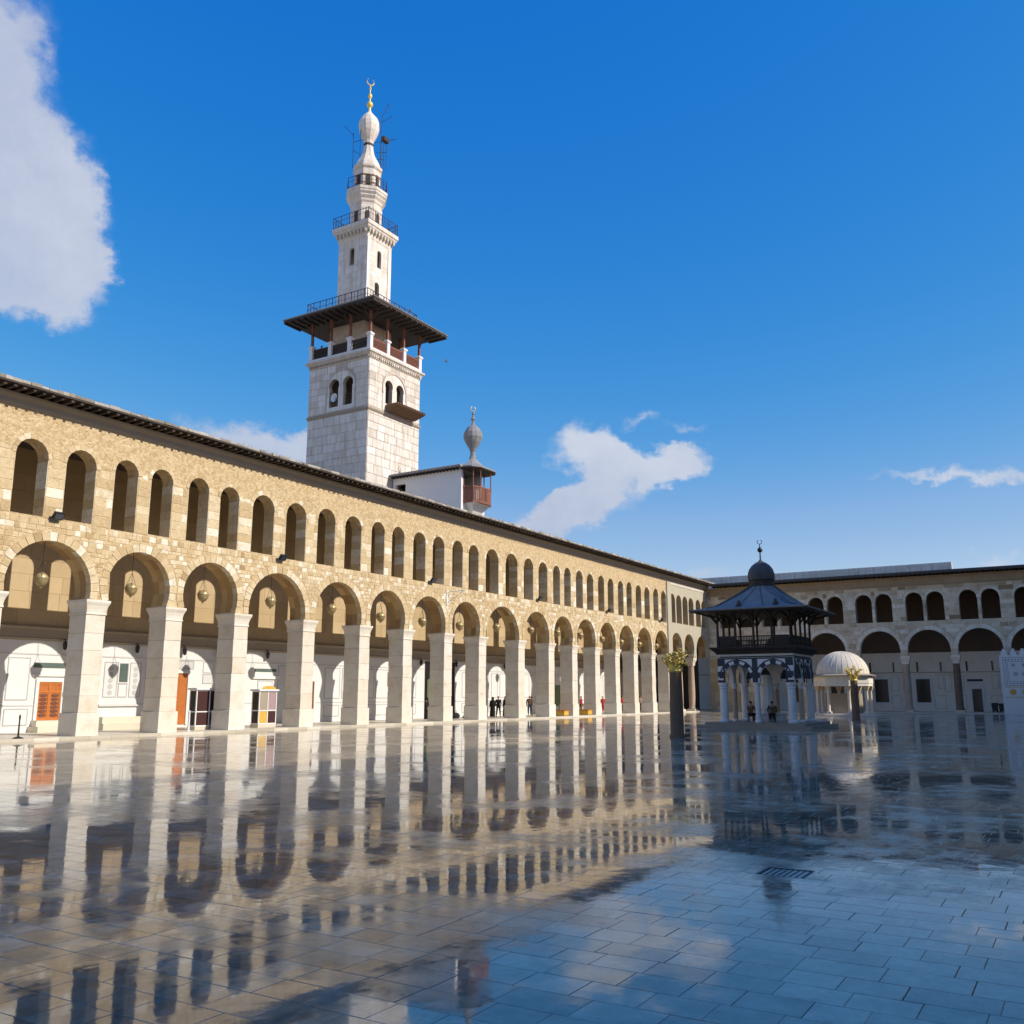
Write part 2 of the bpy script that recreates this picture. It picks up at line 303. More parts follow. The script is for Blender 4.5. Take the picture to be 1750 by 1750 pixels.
def bx(name, mat, parent, *a, **k):
    kind = k.pop('kind', None); return MB().box(*a, **k).build(name, mat, parent, kind=kind)
def plate(outer, holes, d0, d1, fn, name, mat, parent, t=.5):
    """a wall with real openings: outline and holes in (u,v), filled and given thickness"""
    cu = bpy.data.curves.new(name, 'CURVE'); cu.dimensions = '2D'; cu.fill_mode = 'BOTH'; cu.extrude = (d1 - d0) / 2
    for poly in [outer] + holes:
        sp = cu.splines.new('POLY'); sp.points.add(len(poly) - 1); sp.use_cyclic_u = True
        for i, (u, v) in enumerate(poly): sp.points[i].co = (u, v, 0, 1)
    ob = bpy.data.objects.new(name, cu); COL.objects.link(ob)
    dg = bpy.context.evaluated_depsgraph_get(); dg.update()
    me = bpy.data.meshes.new_from_object(ob.evaluated_get(dg)); bpy.data.objects.remove(ob); bpy.data.curves.remove(cu)
    mb = MB(); mid = (d0 + d1) / 2
    mb.v = [fn(v.co.x, v.co.y, mid + v.co.z) for v in me.vertices]; mb.f = [tuple(p.vertices) for p in me.polygons]; mb.t = [t] * len(mb.f)
    bpy.data.meshes.remove(me)
    return mb.build(name, mat, parent)
def arch(cx, zc, r, zb, n=18, half=None):
    """closed opening: round head of radius r about (cx,zc), straight jambs down to zb"""
    half = r if half is None else half
    a0 = -math.acos(min(1, half / r)) if half < r else 0
    pts = [(cx + r * math.cos(a0 + (math.pi - 2 * a0) * k / n), zc + r * math.sin(a0 + (math.pi - 2 * a0) * k / n)) for k in range(n + 1)]
    return [(cx + half, zb)] + pts + [(cx - half, zb)]
def voussoirs(cx, zc, r, ro, a0, n, fn, d0, d1, each, tint):
    """wedge stones of an arch ring; each(mb) receives one wedge at a time"""
    A = math.pi - 2 * a0
    for k in range(n):
        t0 = a0 + A * k / n + .006; t1 = a0 + A * (k + 1) / n - .006; q = ro + random.uniform(-.05, .05)
        poly = [(cx + r * math.cos(t0), zc + r * math.sin(t0)), (cx + q * math.cos(t0), zc + q * math.sin(t0)), (cx + q * math.cos(t1), zc + q * math.sin(t1)), (cx + r * math.cos(t1), zc + r * math.sin(t1))]
        if A < 0: poly.reverse()
        each(MB().prism(poly, fn, d0 + random.uniform(-.008, .008), d1, tint()))
def lay_courses(u0, u1, v0, v1, hts, wds, blocked, emit, gap=.012):
    """coursed masonry: rows of stones of random size, leaving out what blocked(v0,v1) returns"""
    v = v0
    while v < v1 - .08:
        h = min(random.uniform(*hts), v1 - v)
        if v1 - v - h < .12: h = v1 - v
        iv = sorted(blocked(v, v + h)); free = []; x = u0
        for a, b in iv:
            if a > x: free.append((x, min(a, u1)))
            x = max(x, b)
        if x < u1: free.append((x, u1))
        for a, b in free:
            if b - a < .1: continue
            x = a
            while x < b - .05:
                w = random.uniform(*wds)
                if b - x - w < wds[0] * .6: w = b - x
                w = min(w, b - x)
                emit(x + gap / 2, x + w - gap / 2, v + gap / 2, v + h - gap / 2); x += w
        v += h
def arch_block(cx, zc, ro, half=None):
    def f(v0, v1):
        if v0 >= zc + ro: return None
        h = ro if v0 <= zc else math.sqrt(max(0, ro * ro - (v0 - zc) ** 2))
        if half is not None and v1 <= zc: h = half
        return (cx - h, cx + h)
    return f

# ================================================================== the setting
ground = MB().add([(-900, -900, 0), (900, -900, 0), (900, 900, 0), (-900, 900, 0)], [(0, 1, 2, 3)])  .build('ground', 'earth', loc=(0, 0, 0)); ground.location.z = -.08
tag(ground, 'dry tan earth lying under and around the paved courtyard', 'ground', kind='structure')

# --- paving: courses of marble slabs running north-south, a few hundred nearest ones as objects
GRATE = (10.96, 11.50, 2.93, 3.47)
def wavy(x, y):
    return (.0006 * np.sin(x * .9 + 1.3 * np.sin(y * .37)) * np.sin(y * .8 + .6) + .0022 * np.sin(x * .23 + y * .21 + 1) * np.sin(y * .31 - x * .13))
def paving():
    base = MB().add([(-14, -10, -.016), (112.2, -10, -.016), (112.2, 40.2, -.016), (-14, 40.2, -.016)], [(0, 1, 2, 3)]).build('courtyard_pavement', 'mud', loc=(0, 0, -.016))
    tag(base, 'wet polished marble paving of the wide courtyard reflecting the arcades', 'pavement', kind='structure')
    cells = []; x = -3.0; g0, g1, g2, g3 = GRATE
    def lay(a, b, c, d):
        if b - a > .03 and d - c > .03: cells.append((a, b, c, d))
    while x < 112.0:
        w = random.uniform(.335, .385); y = -6 + random.uniform(-.5, 0)
        while y < 39.62:
            l = random.uniform(.34, .62); y1 = min(y + l, 39.64); x1 = x + w
            if x1 > g0 and x < g1 and y1 > g2 and y < g3:      # cut round the drain
                lay(x, min(x1, g0), y, y1); lay(max(x, g1), x1, y, y1); a, b = max(x, g0), min(x1, g1); lay(a, b, y, g2); lay(a, b, g3, y1)
            else: cells.append((x, x1, y, y1))
            y += l
        x += w
    C = np.array(cells); mid = np.c_[(C[:, 0] + C[:, 1]) / 2, (C[:, 2] + C[:, 3]) / 2]; n = len(C)
    bv = .0035
    G = np.where(RNG.random((n, 4)) < .3, RNG.uniform(.0018, .0042, (n, 4)), RNG.uniform(.0002, .0012, (n, 4)))     # open and filled joints
    tiltx = RNG.normal(0, .0006, n); tilty = RNG.normal(0, .0006, n); dz = RNG.normal(0, .0004, n); tint = np.clip(RNG.normal(.5, .2, n), 0, 1)
    x0, x1, y0, y1 = C[:, 0] + G[:, 0], C[:, 1] - G[:, 1], C[:, 2] + G[:, 2], C[:, 3] - G[:, 3]
    xs = np.stack([x0, x1, x1, x0], 1); ys = np.stack([y0, y0, y1, y1], 1)
    xi = np.stack([x0 + bv, x1 - bv, x1 - bv, x0 + bv], 1); yi = np.stack([y0 + bv, y0 + bv, y1 - bv, y1 - bv], 1)
    zt = wavy(xi, yi) + dz[:, None] + tiltx[:, None] * (xi - mid[:, :1]) + tilty[:, None] * (yi - mid[:, 1:])
    V = np.zeros((n, 12, 3))
    V[:, :4, 0] = xs; V[:, :4, 1] = ys; V[:, :4, 2] = -.030
    V[:, 4:8, 0] = xs; V[:, 4:8, 1] = ys; V[:, 4:8, 2] = zt - .0022
    V[:, 8:, 0] = xi; V[:, 8:, 1] = yi; V[:, 8:, 2] = zt
    F = [(8, 9, 10, 11)] + [(4 + k, 4 + (k + 1) % 4, 8 + (k + 1) % 4, 8 + k) for k in range(4)] + [(k, (k + 1) % 4, 4 + (k + 1) % 4, 4 + k) for k in range(4)]
    # the ones that show largest in the picture
    dist = np.hypot(mid[:, 0], mid[:, 1]); brg = np.degrees(np.arctan2(mid[:, 0], mid[:, 1]))
    vis = (brg > 28.5) & (brg < 89) & (dist > 5.2)
    order = np.argsort(np.where(vis, dist, 1e9))[:300]
    for i in order:
        mb = MB(); mb.add(V[i].tolist(), F, float(tint[i])); mb.build('slab', 'floor', base, recalc=False)
    rest = np.ones(n, bool); rest[order] = False
    Vr = V[rest].reshape(-1, 3); k = int(rest.sum())
    Fr = (np.array(F)[None] + 12 * np.arange(k)[:, None, None]).reshape(-1, 4)
    me = bpy.data.meshes.new('slab_field'); me.vertices.add(len(Vr)); me.vertices.foreach_set('co', Vr.ravel())
    me.loops.add(Fr.size); me.loops.foreach_set('vertex_index', Fr.ravel().astype(np.int32)); me.polygons.add(len(Fr)); me.polygons.foreach_set('loop_start', np.arange(0, Fr.size, 4, dtype=np.int32))
    me.update(calc_edges=True); me.shade_flat(); a = me.attributes.new('tint', 'FLOAT', 'FACE'); a.data.foreach_set('value', np.repeat(tint[rest], len(F)).astype(np.float32))
    me.materials.append(M['floor']); o = bpy.data.objects.new('slab_field', me); COL.objects.link(o); o.parent = base; o.location = -ORIG[base]; o['kind'] = 'stuff'
    ORIG[o] = Vector((0, 0, 0))
    return base
paving()

# ================================================================== north arcade
WY = 39.92; TL = 1.25; TU = .85; BY = 46.3; PW = 1.06
PX = [17.4, 21.92, 26.96, 31.43, 35.96, 41.3, 46.44, 51.0, 55.8, 60.4, 66.3, 71.39, 75.77, 80.41, 84.93, 89.33, 94.0, 98.63]
COLX = [103.35, 107.2]
XL, XR = 16.2, 112.0
NF = lambda u, v, d: (u, WY + d, v)
na = empty('arcade', (64, 43, 0), 'long sunlit two-storey tan stone arcade on white square piers', 'arcade')
bays = []                                    # (gap start, gap end) between supports
for i in range(len(PX) - 1): bays.append((PX[i] + PW, PX[i + 1]))
bays += [(PX[-1] + 1.15, COLX[0] - .42), (COLX[0] + .42, COLX[1] - .42), (COLX[1] + .42, 111.6)]
ARCH = []
for k, (a, b) in enumerate(bays):
    r = (b - a) / 2 + .13; zt = 8.97 + random.uniform(-.05, .06)
    if k >= 17: r = (b - a) / 2 + .1
    ARCH.append(((a + b) / 2, zt - r, r))
ZCAP = 6.4
# lower wall with the arches cut into it
out = [(XL, ZCAP)]
for cx, zc, r in ARCH:
    dz = ZCAP - zc; half = math.sqrt(max(.01, r * r - dz * dz)); a0 = math.asin(dz / r)
    pts = [(cx - r * math.cos(a0 + (math.pi - 2 * a0) * k / 22), zc + r * math.sin(a0 + (math.pi - 2 * a0) * k / 22)) for k in range(23)]
    out += pts
out += [(XR, ZCAP), (XR, 9.86), (XL, 9.86)]
lower = plate(out, [], 0, TL, NF, 'spandrel_wall', 'tanwall', na)
# upper wall with its paired windows
WIN = []
for k, (a, b) in enumerate(bays):
    c = (a + b) / 2; s = (b - a) / 3.42
    if k < 17:
        w = 1.36 * min(s, 1.45); g = 1.06 * min(s, 1.4)
        for sg in (-1, 1):
            zt = 13.44 + random.uniform(-.06, .06); WIN.append((c - .15 + sg * g, zt - w / 2 * 1.02, w / 2, 9.93 + random.uniform(-.05, .05), k))
    else:
        for sg in (-1, 1): WIN.append((c + sg * .98, 12.5, .82, 10.05, k))
holes = [arch(cx, zc, r, zb, 12) for cx, zc, r, zb, k in WIN]
upper = plate([(XL, 9.86), (XR, 9.86), (XR, 15.2), (XL, 15.2)], holes, 0, TU, NF, 'gallery_wall', 'tanwall', na)
# the far end is rendered in grey plaster
endp = []
o2 = [(98.55, ZCAP + .002)]
for cx, zc, r in ARCH[17:]:
    dz = ZCAP - zc; a0 = math.asin(dz / r); r2 = r + .012
    o2 += [(cx - r2 * math.cos(a0 + (math.pi - 2 * a0) * k / 22), zc + r2 * math.sin(a0 + (math.pi - 2 * a0) * k / 22)) for k in range(23)]
o2 += [(111.98, ZCAP + .002), (111.98, 14.62), (98.55, 14.62)]
plate(o2, [arch(cx, zc, r + .012, zb - .012, 12) for cx, zc, r, zb, k in WIN if k >= 17], -.045, -.004, NF, 'plaster_facing', 'oldplaster', na)
bx('string_band', 'whitestone', na, 98.6, 111.95, WY - .09, WY - .046, 14.35, 14.6)
bx('pilaster', 'oldplaster', na, 98.62, 99.75, WY - .16, WY - .047, 6.45, 14.6)
for k in (17, 18, 19):
    c = (bays[k][0] + bays[k][1]) / 2
    MB().lathe(c, WY + .3, [(.17, 10.06), (.17, 10.2), (.10, 10.3), (.095, 12.2), (.12, 12.3), (.2, 12.55)], 10, .8).build('colonnette', 'marble', na, smooth=True)
# --- masonry: dressed stones proud of the rubble core
def blocks_lower(v0, v1):
    o = [f(v0, v1) for f in LB]; return [x for x in o if x]
LB = [arch_block(cx, zc, r + .40) for cx, zc, r in ARCH]
UB = [arch_block(cx, zc, r + .20, r + .01) for cx, zc, r, zb, k in WIN]
def blocks_upper(v0, v1):
    return [x for x in (f(v0, v1) for f in UB) if x]
stones = []
def em_l(u0, u1, v0, v1):
    t = random.gauss(.55, .2); t = t + .35 if random.random() < .2 else t
    if v0 < 6.9: t += .3
    stones.append((u0, u1, v0, v1, .022, min(1, max(0, t)), .018))
def em_u(u0, u1, v0, v1):
    t = random.gauss(.52, .16); t = t + .38 if random.random() < .22 * (1 if v0 < 11.5 else .4) else t
    stones.append((u0, u1, v0, v1, .018, min(1, max(0, t)), .012))
lay_courses(XL, 98.5, ZCAP + .02, 9.84, (.17, .30), (.18, .46), blocks_lower, em_l)
lay_courses(XL, 98.5, 9.90, 12.9, (.40, .52), (.42, .85), blocks_upper, em_u)
def stone_rank(s):
    x = (s[0] + s[1]) / 2
    if x < 21.6: return 1e9
    return -(min(s[1] - s[0], 1) * (s[3] - s[2])) / (x * x + WY * WY)
idx = sorted(range(len(stones)), key=lambda i: stone_rank(stones[i])); near = set(idx[:300]); rest = MB()
for i, (u0, u1, v0, v1, d, t, j) in enumerate(stones):
    if i in near: MB().stone(NF, u0, u1, v0, v1, d, t, j).build('stone', 'tan', lower if v1 < 9.87 else upper, recalc=False)
    else: rest.stone(NF, u0, u1, v0, v1, d, t, j)
rest.build('masonry', 'tan', na, kind='stuff', recalc=False)
for k, (cx, zc, r) in enumerate(ARCH):
    a0 = math.asin((ZCAP + .05 - zc) / r); grp = MB()
    tn = lambda: min(1, max(0, random.gauss(.58, .17) + (.25 if random.random() < .2 else 0)))
    def one(mb, grp=grp, k=k):
        if 1 <= k <= 13: mb.build('voussoir', 'tan' if k < 17 else 'oldplaster', na)
        else: grp.add(mb.v, mb.f, mb.t[0])
    voussoirs(cx, zc, r - .02, r + .37, a0, 21, NF, -.03 if k < 17 else -.02, .34, one, tn)
    if grp.v: grp.build('arch_ring', 'tan' if k < 17 else 'oldplaster', na, kind='stuff')
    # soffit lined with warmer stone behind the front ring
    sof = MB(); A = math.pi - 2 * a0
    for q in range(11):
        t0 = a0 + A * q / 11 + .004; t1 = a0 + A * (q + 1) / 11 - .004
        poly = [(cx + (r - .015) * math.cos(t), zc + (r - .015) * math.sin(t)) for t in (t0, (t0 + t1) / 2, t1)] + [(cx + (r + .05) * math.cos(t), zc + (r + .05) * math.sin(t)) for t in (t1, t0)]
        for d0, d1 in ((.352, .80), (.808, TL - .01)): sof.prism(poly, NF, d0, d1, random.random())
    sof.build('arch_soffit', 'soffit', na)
ring = MB()
for cx, zc, r, zb, k in WIN:
    if k >= 17: continue
    voussoirs(cx, zc, r - .012, r + .20, 0, 9, NF, -.02, .2, lambda mb: ring.add(mb.v, mb.f, mb.t[0]), lambda: min(1, max(0, random.gauss(.55, .2))))
    for sg in (-1, 1):                       # jamb stones lining the reveal
        z = zb
        while z < zc - .1:
            h = min(random.uniform(.38, .55), zc - z); t = min(1, max(.2, random.gauss(.72, .2))); e = cx + sg * r
            for d0, d1 in ((.004, .42), (.43, TU - .02)):
                ring.box(min(e, e - sg * .022), max(e, e - sg * .022), WY + d0, WY + d1, z + .006, z + h - .006, t)
            z += h
ring.build('window_dressings', 'tan', na, kind='stuff')
# ---  piers
for i, x in enumerate(PX):
    p = empty('pier', (x + PW / 2, WY + .65, 0), None, None); del ORIG[p]; p.parent = na; p.location = Vector((x + PW / 2, WY + .65, 0)) - ORIG[na]; ORIG[p] = Vector((x + PW / 2, WY + .65, 0))
    y0, y1 = WY, WY + 1.3; j = lambda: random.uniform(-.012, .012)
    MB().box(x - .05, x + PW + .04, y0 - .05, y1 + .03, 0, 1.16, random.uniform(.65, 1), .02).build('plinth', 'pier', p)
    z = 1.165; n = 5; hs = [random.uniform(.7, 1.1) for _ in range(n)]; sc = (5.7 - 1.165) / sum(hs)
    for h in hs:
        h *= sc; f = (z - 1.16) / 4.6 * .0
        MB().box(x + .03 + j(), x + PW - .03 + j(), y0 + .02 + j(), y1 - .02 + j(), z, z + h - .006, min(1, max(0, random.gauss(.70, .07))), .014).build('block', 'pier', p, recalc=False); z += h
    e = lambda q: (x + .03 - q, x + PW - .03 + q, y0 + .02 - q, y1 + q)
    MB().rects([(*e(.0), 5.70), (*e(.035), 5.72), (*e(.035), 5.78), (*e(.01), 5.81), (*e(.03), 5.98), (*e(.07), 6.14), (*e(.12), 6.25), (*e(.13), 6.28), (*e(.14), 6.30), (*e(.14), 6.405)], .8).build('capital', 'pier', p)
for x in COLX:
    c = empty('column', (x, WY + .6, 0), None, None); c.parent = na; c.location = Vector((x, WY + .6, 0)) - ORIG[na]
    MB().box(x - .48, x + .48, WY + .1, WY + 1.1, .12, .32, .8, .02).build('base', 'pier', c)
    MB().lathe(x, WY + .6, [(.44, .32), (.46, .42), (.40, .5), (.38, .7), (.40, 2.5), (.35, 5.3), (.37, 5.36)], 18).build('shaft', 'redcol', c, smooth=True)
    MB().rects([(x - .36, x + .36, WY + .24, WY + .96, 5.36), (x - .42, x + .42, WY + .2, WY + 1.0, 5.7), (x - .55, x + .55, WY + .06, WY + 1.16, 6.05), (x - .55, x + .55, WY + .06, WY + 1.16, 6.405)], .6).build('capital', 'pier', c)
# --- porch floor with its kerb
pf = MB().box(XL, 112, 39.66, BY, -.02, .115, .6).build('porch_floor', 'marble_step', loc=(64, 43, 0)); tag(pf, 'pale stone porch floor one low step above the paving', 'floor', kind='structure')
kx = XL
while kx < 111.5:
    l = random.uniform(1.0, 1.7); bx('kerb_stone', 'marble_step', pf, kx, min(kx + l - .01, 112), 39.52, 39.655, -.02, .13, t=random.random()); kx += l
# --- porch back wall
bw = MB().box(XL, 112, BY, BY + .9, 0, 17.0, .5).build('back_wall', 'plaster', na)
bx('dado', 'marble', bw, XL, 111.9, BY - .045, BY - .003, .1, 4.74, t=.82)
MB().rects([(XL, 111.9, BY - .10, BY - .003, 4.745), (XL, 111.9, BY - .16, BY - .003, 4.85), (XL, 111.9, BY - .12, BY - .003, 4.9), (XL, 111.9, BY - .12, BY - .003, 5.3), (XL, 111.9, BY - .22, BY - .003, 5.40), (XL, 111.9, BY - .22, BY - .003, 5.45)], .5).build('cornice_band', 'greyband', bw)
cs = MB(); z = 5.55                          # shallow ashlar courses above the dado
lay_courses(XL, 111.9, 5.5, 13.9, (.75, .95), (1.2, 2.4), lambda a, b: [], lambda u0, u1, v0, v1: cs.stone(lambda u, v, d: (u, BY + d, v), u0, u1, v0, v1, .018, random.uniform(.3, .75), .004, .008), gap=.014)
cs.build('ashlar_facing', 'plaster', bw, kind='stuff', recalc=False)
for zz in (4.02, 1.42): bx('moulding', 'marble', bw, XL, 111.9, BY - .075, BY - .046, zz, zz + .07, t=.45)
def panel(x0, x1, z0, z1, t=.85, b=.05, fr=.25):
    q = MB(); y = BY - .046
    for a in ((x0, x1, z0, z0 + b), (x0, x1, z1 - b, z1), (x0, x0 + b, z0 + b, z1 - b), (x1 - b, x1, z0 + b, z1 - b)): q.box(a[0], a[1], y - .03, y, a[2], a[3], fr)
    q.box(x0 + b, x1 - b, y - .012, y, z0 + b, z1 - b, t); return q.build('panel', 'marble', bw)
def door(x0, x1, z0, z1, mat, carved=True, frame='whitepaint'):
    d = empty('door', ((x0 + x1) / 2, BY - .05, z0), None, None); d.parent = na; d.location = Vector(((x0 + x1) / 2, BY - .05, z0)) - ORIG[na]; ORIG[d] = Vector(((x0 + x1) / 2, BY - .05, z0))
    f = MB(); y = BY - .047; f.box(x0 - .16, x0, y - .10, y, z0, z1 + .14, .9); f.box(x1, x1 + .16, y - .10, y, z0, z1 + .14, .9); f.box(x0, x1, y - .10, y, z1, z1 + .14, .9); f.build('frame', 'marble', d)
    m = (x0 + x1) / 2
    for a, b in ((x0, m - .004), (m + .004, x1)):
        lf = MB().box(a, b, y - .03, y, z0, z1, .5).build('leaf', mat, d)
        if carved:
            g = MB(); g2 = MB()
            for c0, c1 in ((a, a + .07), (b - .07, b)): g.box(c0, c1, y - .06, y - .031, z0, z1, .8)
            for c0 in (z0, z0 + (z1 - z0) * .72, z1 - .1): g.box(a + .07, b - .07, y - .06, y - .031, c0, c0 + .09, .8)
            zz = z0 + .16
            while zz < z0 + (z1 - z0) * .68:
                MB_ = [(m_, zz) for m_ in ((a + b) / 2,)]
                for cxx, czz in MB_:
                    n = 8; vs = []
                    rr = (b - a - .18) / 2
                    g2.prism([(cxx + rr * math.cos(k * math.pi / 4 + .39), czz + .09 + .09 * math.sin(k * math.pi / 4 + .39)) for k in range(8)], lambda u, v, dd: (u, dd, v), y - .05, y - .031, .2)
                zz += .2
            g.build('carving', mat, lf); g2.build('inlay', 'redwood', lf)
    return d
door(28.87, 30.14, .70, 2.64, 'orange'); door(37.1, 38.25, .26, 3.24, 'orange', False); door(47.8, 49.1, .3, 2.9, 'redwood'); door(90.5, 91.7, .3, 2.9, 'redwood')
st = MB(); st.box(28.5, 30.4, 45.35, BY - .05, .1, .40, .8); st.box(28.65, 30.3, 45.75, BY - .05, .40, .69, .9); st.build('door_step', 'marble_step', na)
bx('inscription_band', 'pane', bw, 28.52, 30.5, BY - .07, BY - .046, 3.36, 3.62, t=.9); bx('ledge', 'marble', bw, 28.5, 30.6, BY - .13, BY - .046, 2.92, 3.05, t=.8)
panel(27.16, 28.34, 1.72, 3.86); panel(27.18, 28.44, .46, 1.30); panel(25.3, 26.6, 1.72, 3.86); panel(30.9, 32.2, 1.72, 3.86); panel(30.8, 32.2, .46, 1.3)
panel(32.62, 33.48, 1.85, 3.78, .7, .04); bx('window_pane', 'pane', bw, 33.58, 34.12, BY - .07, BY - .046, 2.68, 3.70, t=.6); panel(33.5, 34.2, 2.62, 3.77, .8, .05, .9); panel(33.56, 34.14, 1.85, 2.6); panel(34.26, 35.0, 1.85, 3.78, .7, .04); panel(35.3, 36.7, 1.85, 3.78)
for cx in (33.05, 34.63):
    q = MB()
    for k in range(5): q.lathe(cx, 0, [(.17, -.012), (.17, 0)], 10, .15)
    vs = MB()
    for k in range(5):
        zc = 2.1 + k * .33
        vs.prism([(cx + .15 * math.cos(a * math.pi / 5), zc + .14 * math.sin(a * math.pi / 5)) for a in range(10)], lambda u, v, d: (u, d, v), BY - .07, BY - .058, .3)
    vs.build('inlay', 'marble', bw)
bn = MB(); bn.box(32.3, 35.2, 45.5, BY - .05, .1, .45, .7); bn.box(32.4, 35.1, 45.75, BY - .05, .45, .80, .9); bn.build('bench', 'marble_step', na)
bx('ledge', 'marble', bw, 32.4, 35.1, BY - .16, BY - .046, 1.36, 1.45, t=.6)
panel(37.0, 38.7, 3.5, 4.0, .4, .05); panel(39.4, 40.2, 2.65, 3.24, .6); panel(39.4, 40.2, 3.3, 3.95, .9, .03); panel(40.6, 42.2, 1.72, 3.9)
bx('inscription_band', 'pane', bw, 43.6, 45.5, BY - .07, BY - .046, 3.46, 3.66, t=.9); bx('ledge', 'marble', bw, 43.4, 45.7, BY - .16, BY - .046, 3.0, 3.2, t=.95); panel(43.9, 45.2, 1.6, 2.9)
panel(45.65, 46.45, .15, 3.92, .55, .06)
bx('inscription_band', 'redwood', bw, 57.2, 57.75, BY - .07, BY - .046, 2.6, 3.7)
x = 50.2
while x < 110:
    w = random.choice((1.05, 1.3, 1.6))
    if not (61.6 < x + w and x < 66.6) and not (90 < x + w and x < 92.3): panel(x, x + w, 1.72, 3.88, random.uniform(.7, .95)); panel(x, x + w, .46, 1.28, random.uniform(.7, .95))
    x += w + random.choice((.22, .4))
bx('shade_panel', 'timber', na, 111.68, 111.84, 41.3, 45.9, .116, 8.6)  # dark panel added to give the last bay its interior shade
bx('shade_panel', 'timber', na, 99.2, 111.8, BY - .35, BY - .24, .116, 8.6)  # added dark panel, painted shade along the back of the end bays
# dark gateway in the middle, a curtain hung inside
bx('gateway', 'glassdark', na, 62.0, 66.2, BY - .10, BY - .046, .115, 4.66); cu = MB()
for k in range(9): cu.tube([(62.25 + k * .14, BY - .16, .9), (62.25 + k * .14 + .02, BY - .17, 3.2 + .05 * (k % 2))], .09, 6, random.random())
cu.build('curtain', 'green', na)
# --- ceiling, eave and roof
bx('ceiling', 'timber', na, XL, 112, WY + TU + .002, BY - .25, 14.55, 14.75)
MB().rects([(XL, 112, WY - .03, WY + .5, 14.72), (XL, 112, WY - .10, WY + .5, 14.80), (XL, 112, WY - .14, WY + .5, 15.0), (XL, 112, WY - .30, WY + .5, 15.16), (XL, 112, WY - .34, WY + .5, 15.25)], .5).build('eave_cornice', 'greyband', na)
x = XL + .2
while x < 112 and True:
    w = random.uniform(.11, .15); MB().rects([(x, x + w, WY - 1.0 + random.uniform(-.05, .05), WY + .4, 15.26), (x, x + w, WY - 1.02, WY + .4, 15.41 + random.uniform(-.01, .01))], random.random()).build('rafter', 'timber', na, recalc=False); x += random.uniform(.42, .5)
bx('eave_board', 'timber', na, XL, 112.4, WY - 1.06, WY + .5, 15.425, 15.46)
bx('fascia', 'timber', na, XL, 112.4, WY - 1.10, WY - 1.063, 15.40, 15.50)
re = MB(); x = XL
while x < 112.6:
    w = random.uniform(.25, .6); h = random.uniform(.10, .19); re.box(x, x + w - .01, WY - 1.12 + random.uniform(-.03, .03), WY + .1, 15.465, 15.465 + h, random.random(), .02); x += w
re.build('roof_edge_tiles', 'roofclay', na, kind='stuff', recalc=False)
MB().rects([(XL, 112.4, WY - .2, BY + .9, 15.47), (XL, 112.4, WY + .5, BY + .9, 15.62), (XL, 112.4, BY - .2, BY + .9, 16.0)], .5).build('roof', 'roofclay', na)
gr = MB()
for _ in range(4000):
    x = random.uniform(XL, 112); 
    if math.sin(x * 1.3) + math.sin(x * .37) < random.uniform(-1.2, 1.4): continue
    y = WY - random.uniform(.2, 1.0); h = random.uniform(.08, .30); a = random.uniform(0, 6.3); l = random.uniform(.02, .12)
    gr.add([(x - .012, y, 15.58), (x + .012, y, 15.58), (x + l * math.cos(a), y + l * math.sin(a), 15.6 + h)], [(0, 1, 2)], random.random())
gr = gr.build('roof_grass', 'grass', recalc=False); tag(gr, 'tufts of dry grass sprouting along the arcade roof edge', 'grass', kind='stuff')

# ================================================================== east arcade
EX = 112.0; EBX = 118.0
EF = lambda u, v, d: (EX + d, u, v)
ea = empty('arcade', (115, 22, 0), 'shaded grey ashlar arcade with dark arches behind the domed pavilion', 'arcade')
EA = [(31.1, 2.1), (25.75, 2.15), (19.88, 2.15), (14.8, 2.2), (9.70, 2.2), (4.6, 2.2), (-.6, 2.2)]
EA = [(y, 9.05 - r, r) for y, r in EA]
out = [(-5.0, 6.2)]
for cy, zc, r in sorted(EA): 
    out += [(cy - r, 6.2)] + [(cy - r * math.cos(math.pi * k / 22), zc + r * math.sin(math.pi * k / 22)) for k in range(23)] + [(cy + r, 6.2)]
out += [(39.9, 6.2), (39.9, 14.9), (-5, 14.9)]
EW = []
for c in (36.3, 31.1, 25.6, 20.25, 14.87, 9.4, 4.05, -1.3):
    for sg in (-1, 1): EW.append((c + sg * 1.08, 12.32, .91, 10.0))
eh = [arch(cy, zc, r, zb, 12) for cy, zc, r, zb in EW]
ef = plate(out, eh, 0, .8, EF, 'front_wall', 'greystone', ea)
for c in (36.3, 31.1, 25.6, 20.25, 14.87, 9.4, 4.05):
    MB().lathe(EX + .3, c, [(.2, 10.0), (.2, 10.15), (.12, 10.25), (.11, 12.0), (.14, 12.1), (.26, 12.4), (.26, 12.55)], 10, .9).build('colonnette', 'marble', ea, smooth=True)
EB = [arch_block(cy, zc, r + .42) for cy, zc, r in EA] + [arch_block(cy, zc, r + .22, r + .01) for cy, zc, r, zb in EW]
def eblk(v0, v1):
    L_ = [x for x in (f(v0, v1) for f in EB[:len(EA)]) if x]
    if v1 > 10.02: L_ += [x for x in (f(v0, v1) for f in EB[len(EA):]) if x]
    return L_
es = []
lay_courses(-5, 39.8, 6.25, 13.9, (.42, .6), (.55, 1.25), eblk, lambda u0, u1, v0, v1: es.append((u0, u1, v0, v1)), gap=.02)
er = MB(); k = 0
for u0, u1, v0, v1 in es:
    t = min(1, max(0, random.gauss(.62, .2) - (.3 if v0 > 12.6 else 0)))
    if u0 > 5 and k < 280: MB().stone(EF, u0, u1, v0, v1, .03, t, .015).build('stone', 'greystone', ef, recalc=False); k += 1
    else: er.stone(EF, u0, u1, v0, v1, .03, t, .015)
er.build('masonry', 'greystone', ea, kind='stuff', recalc=False)
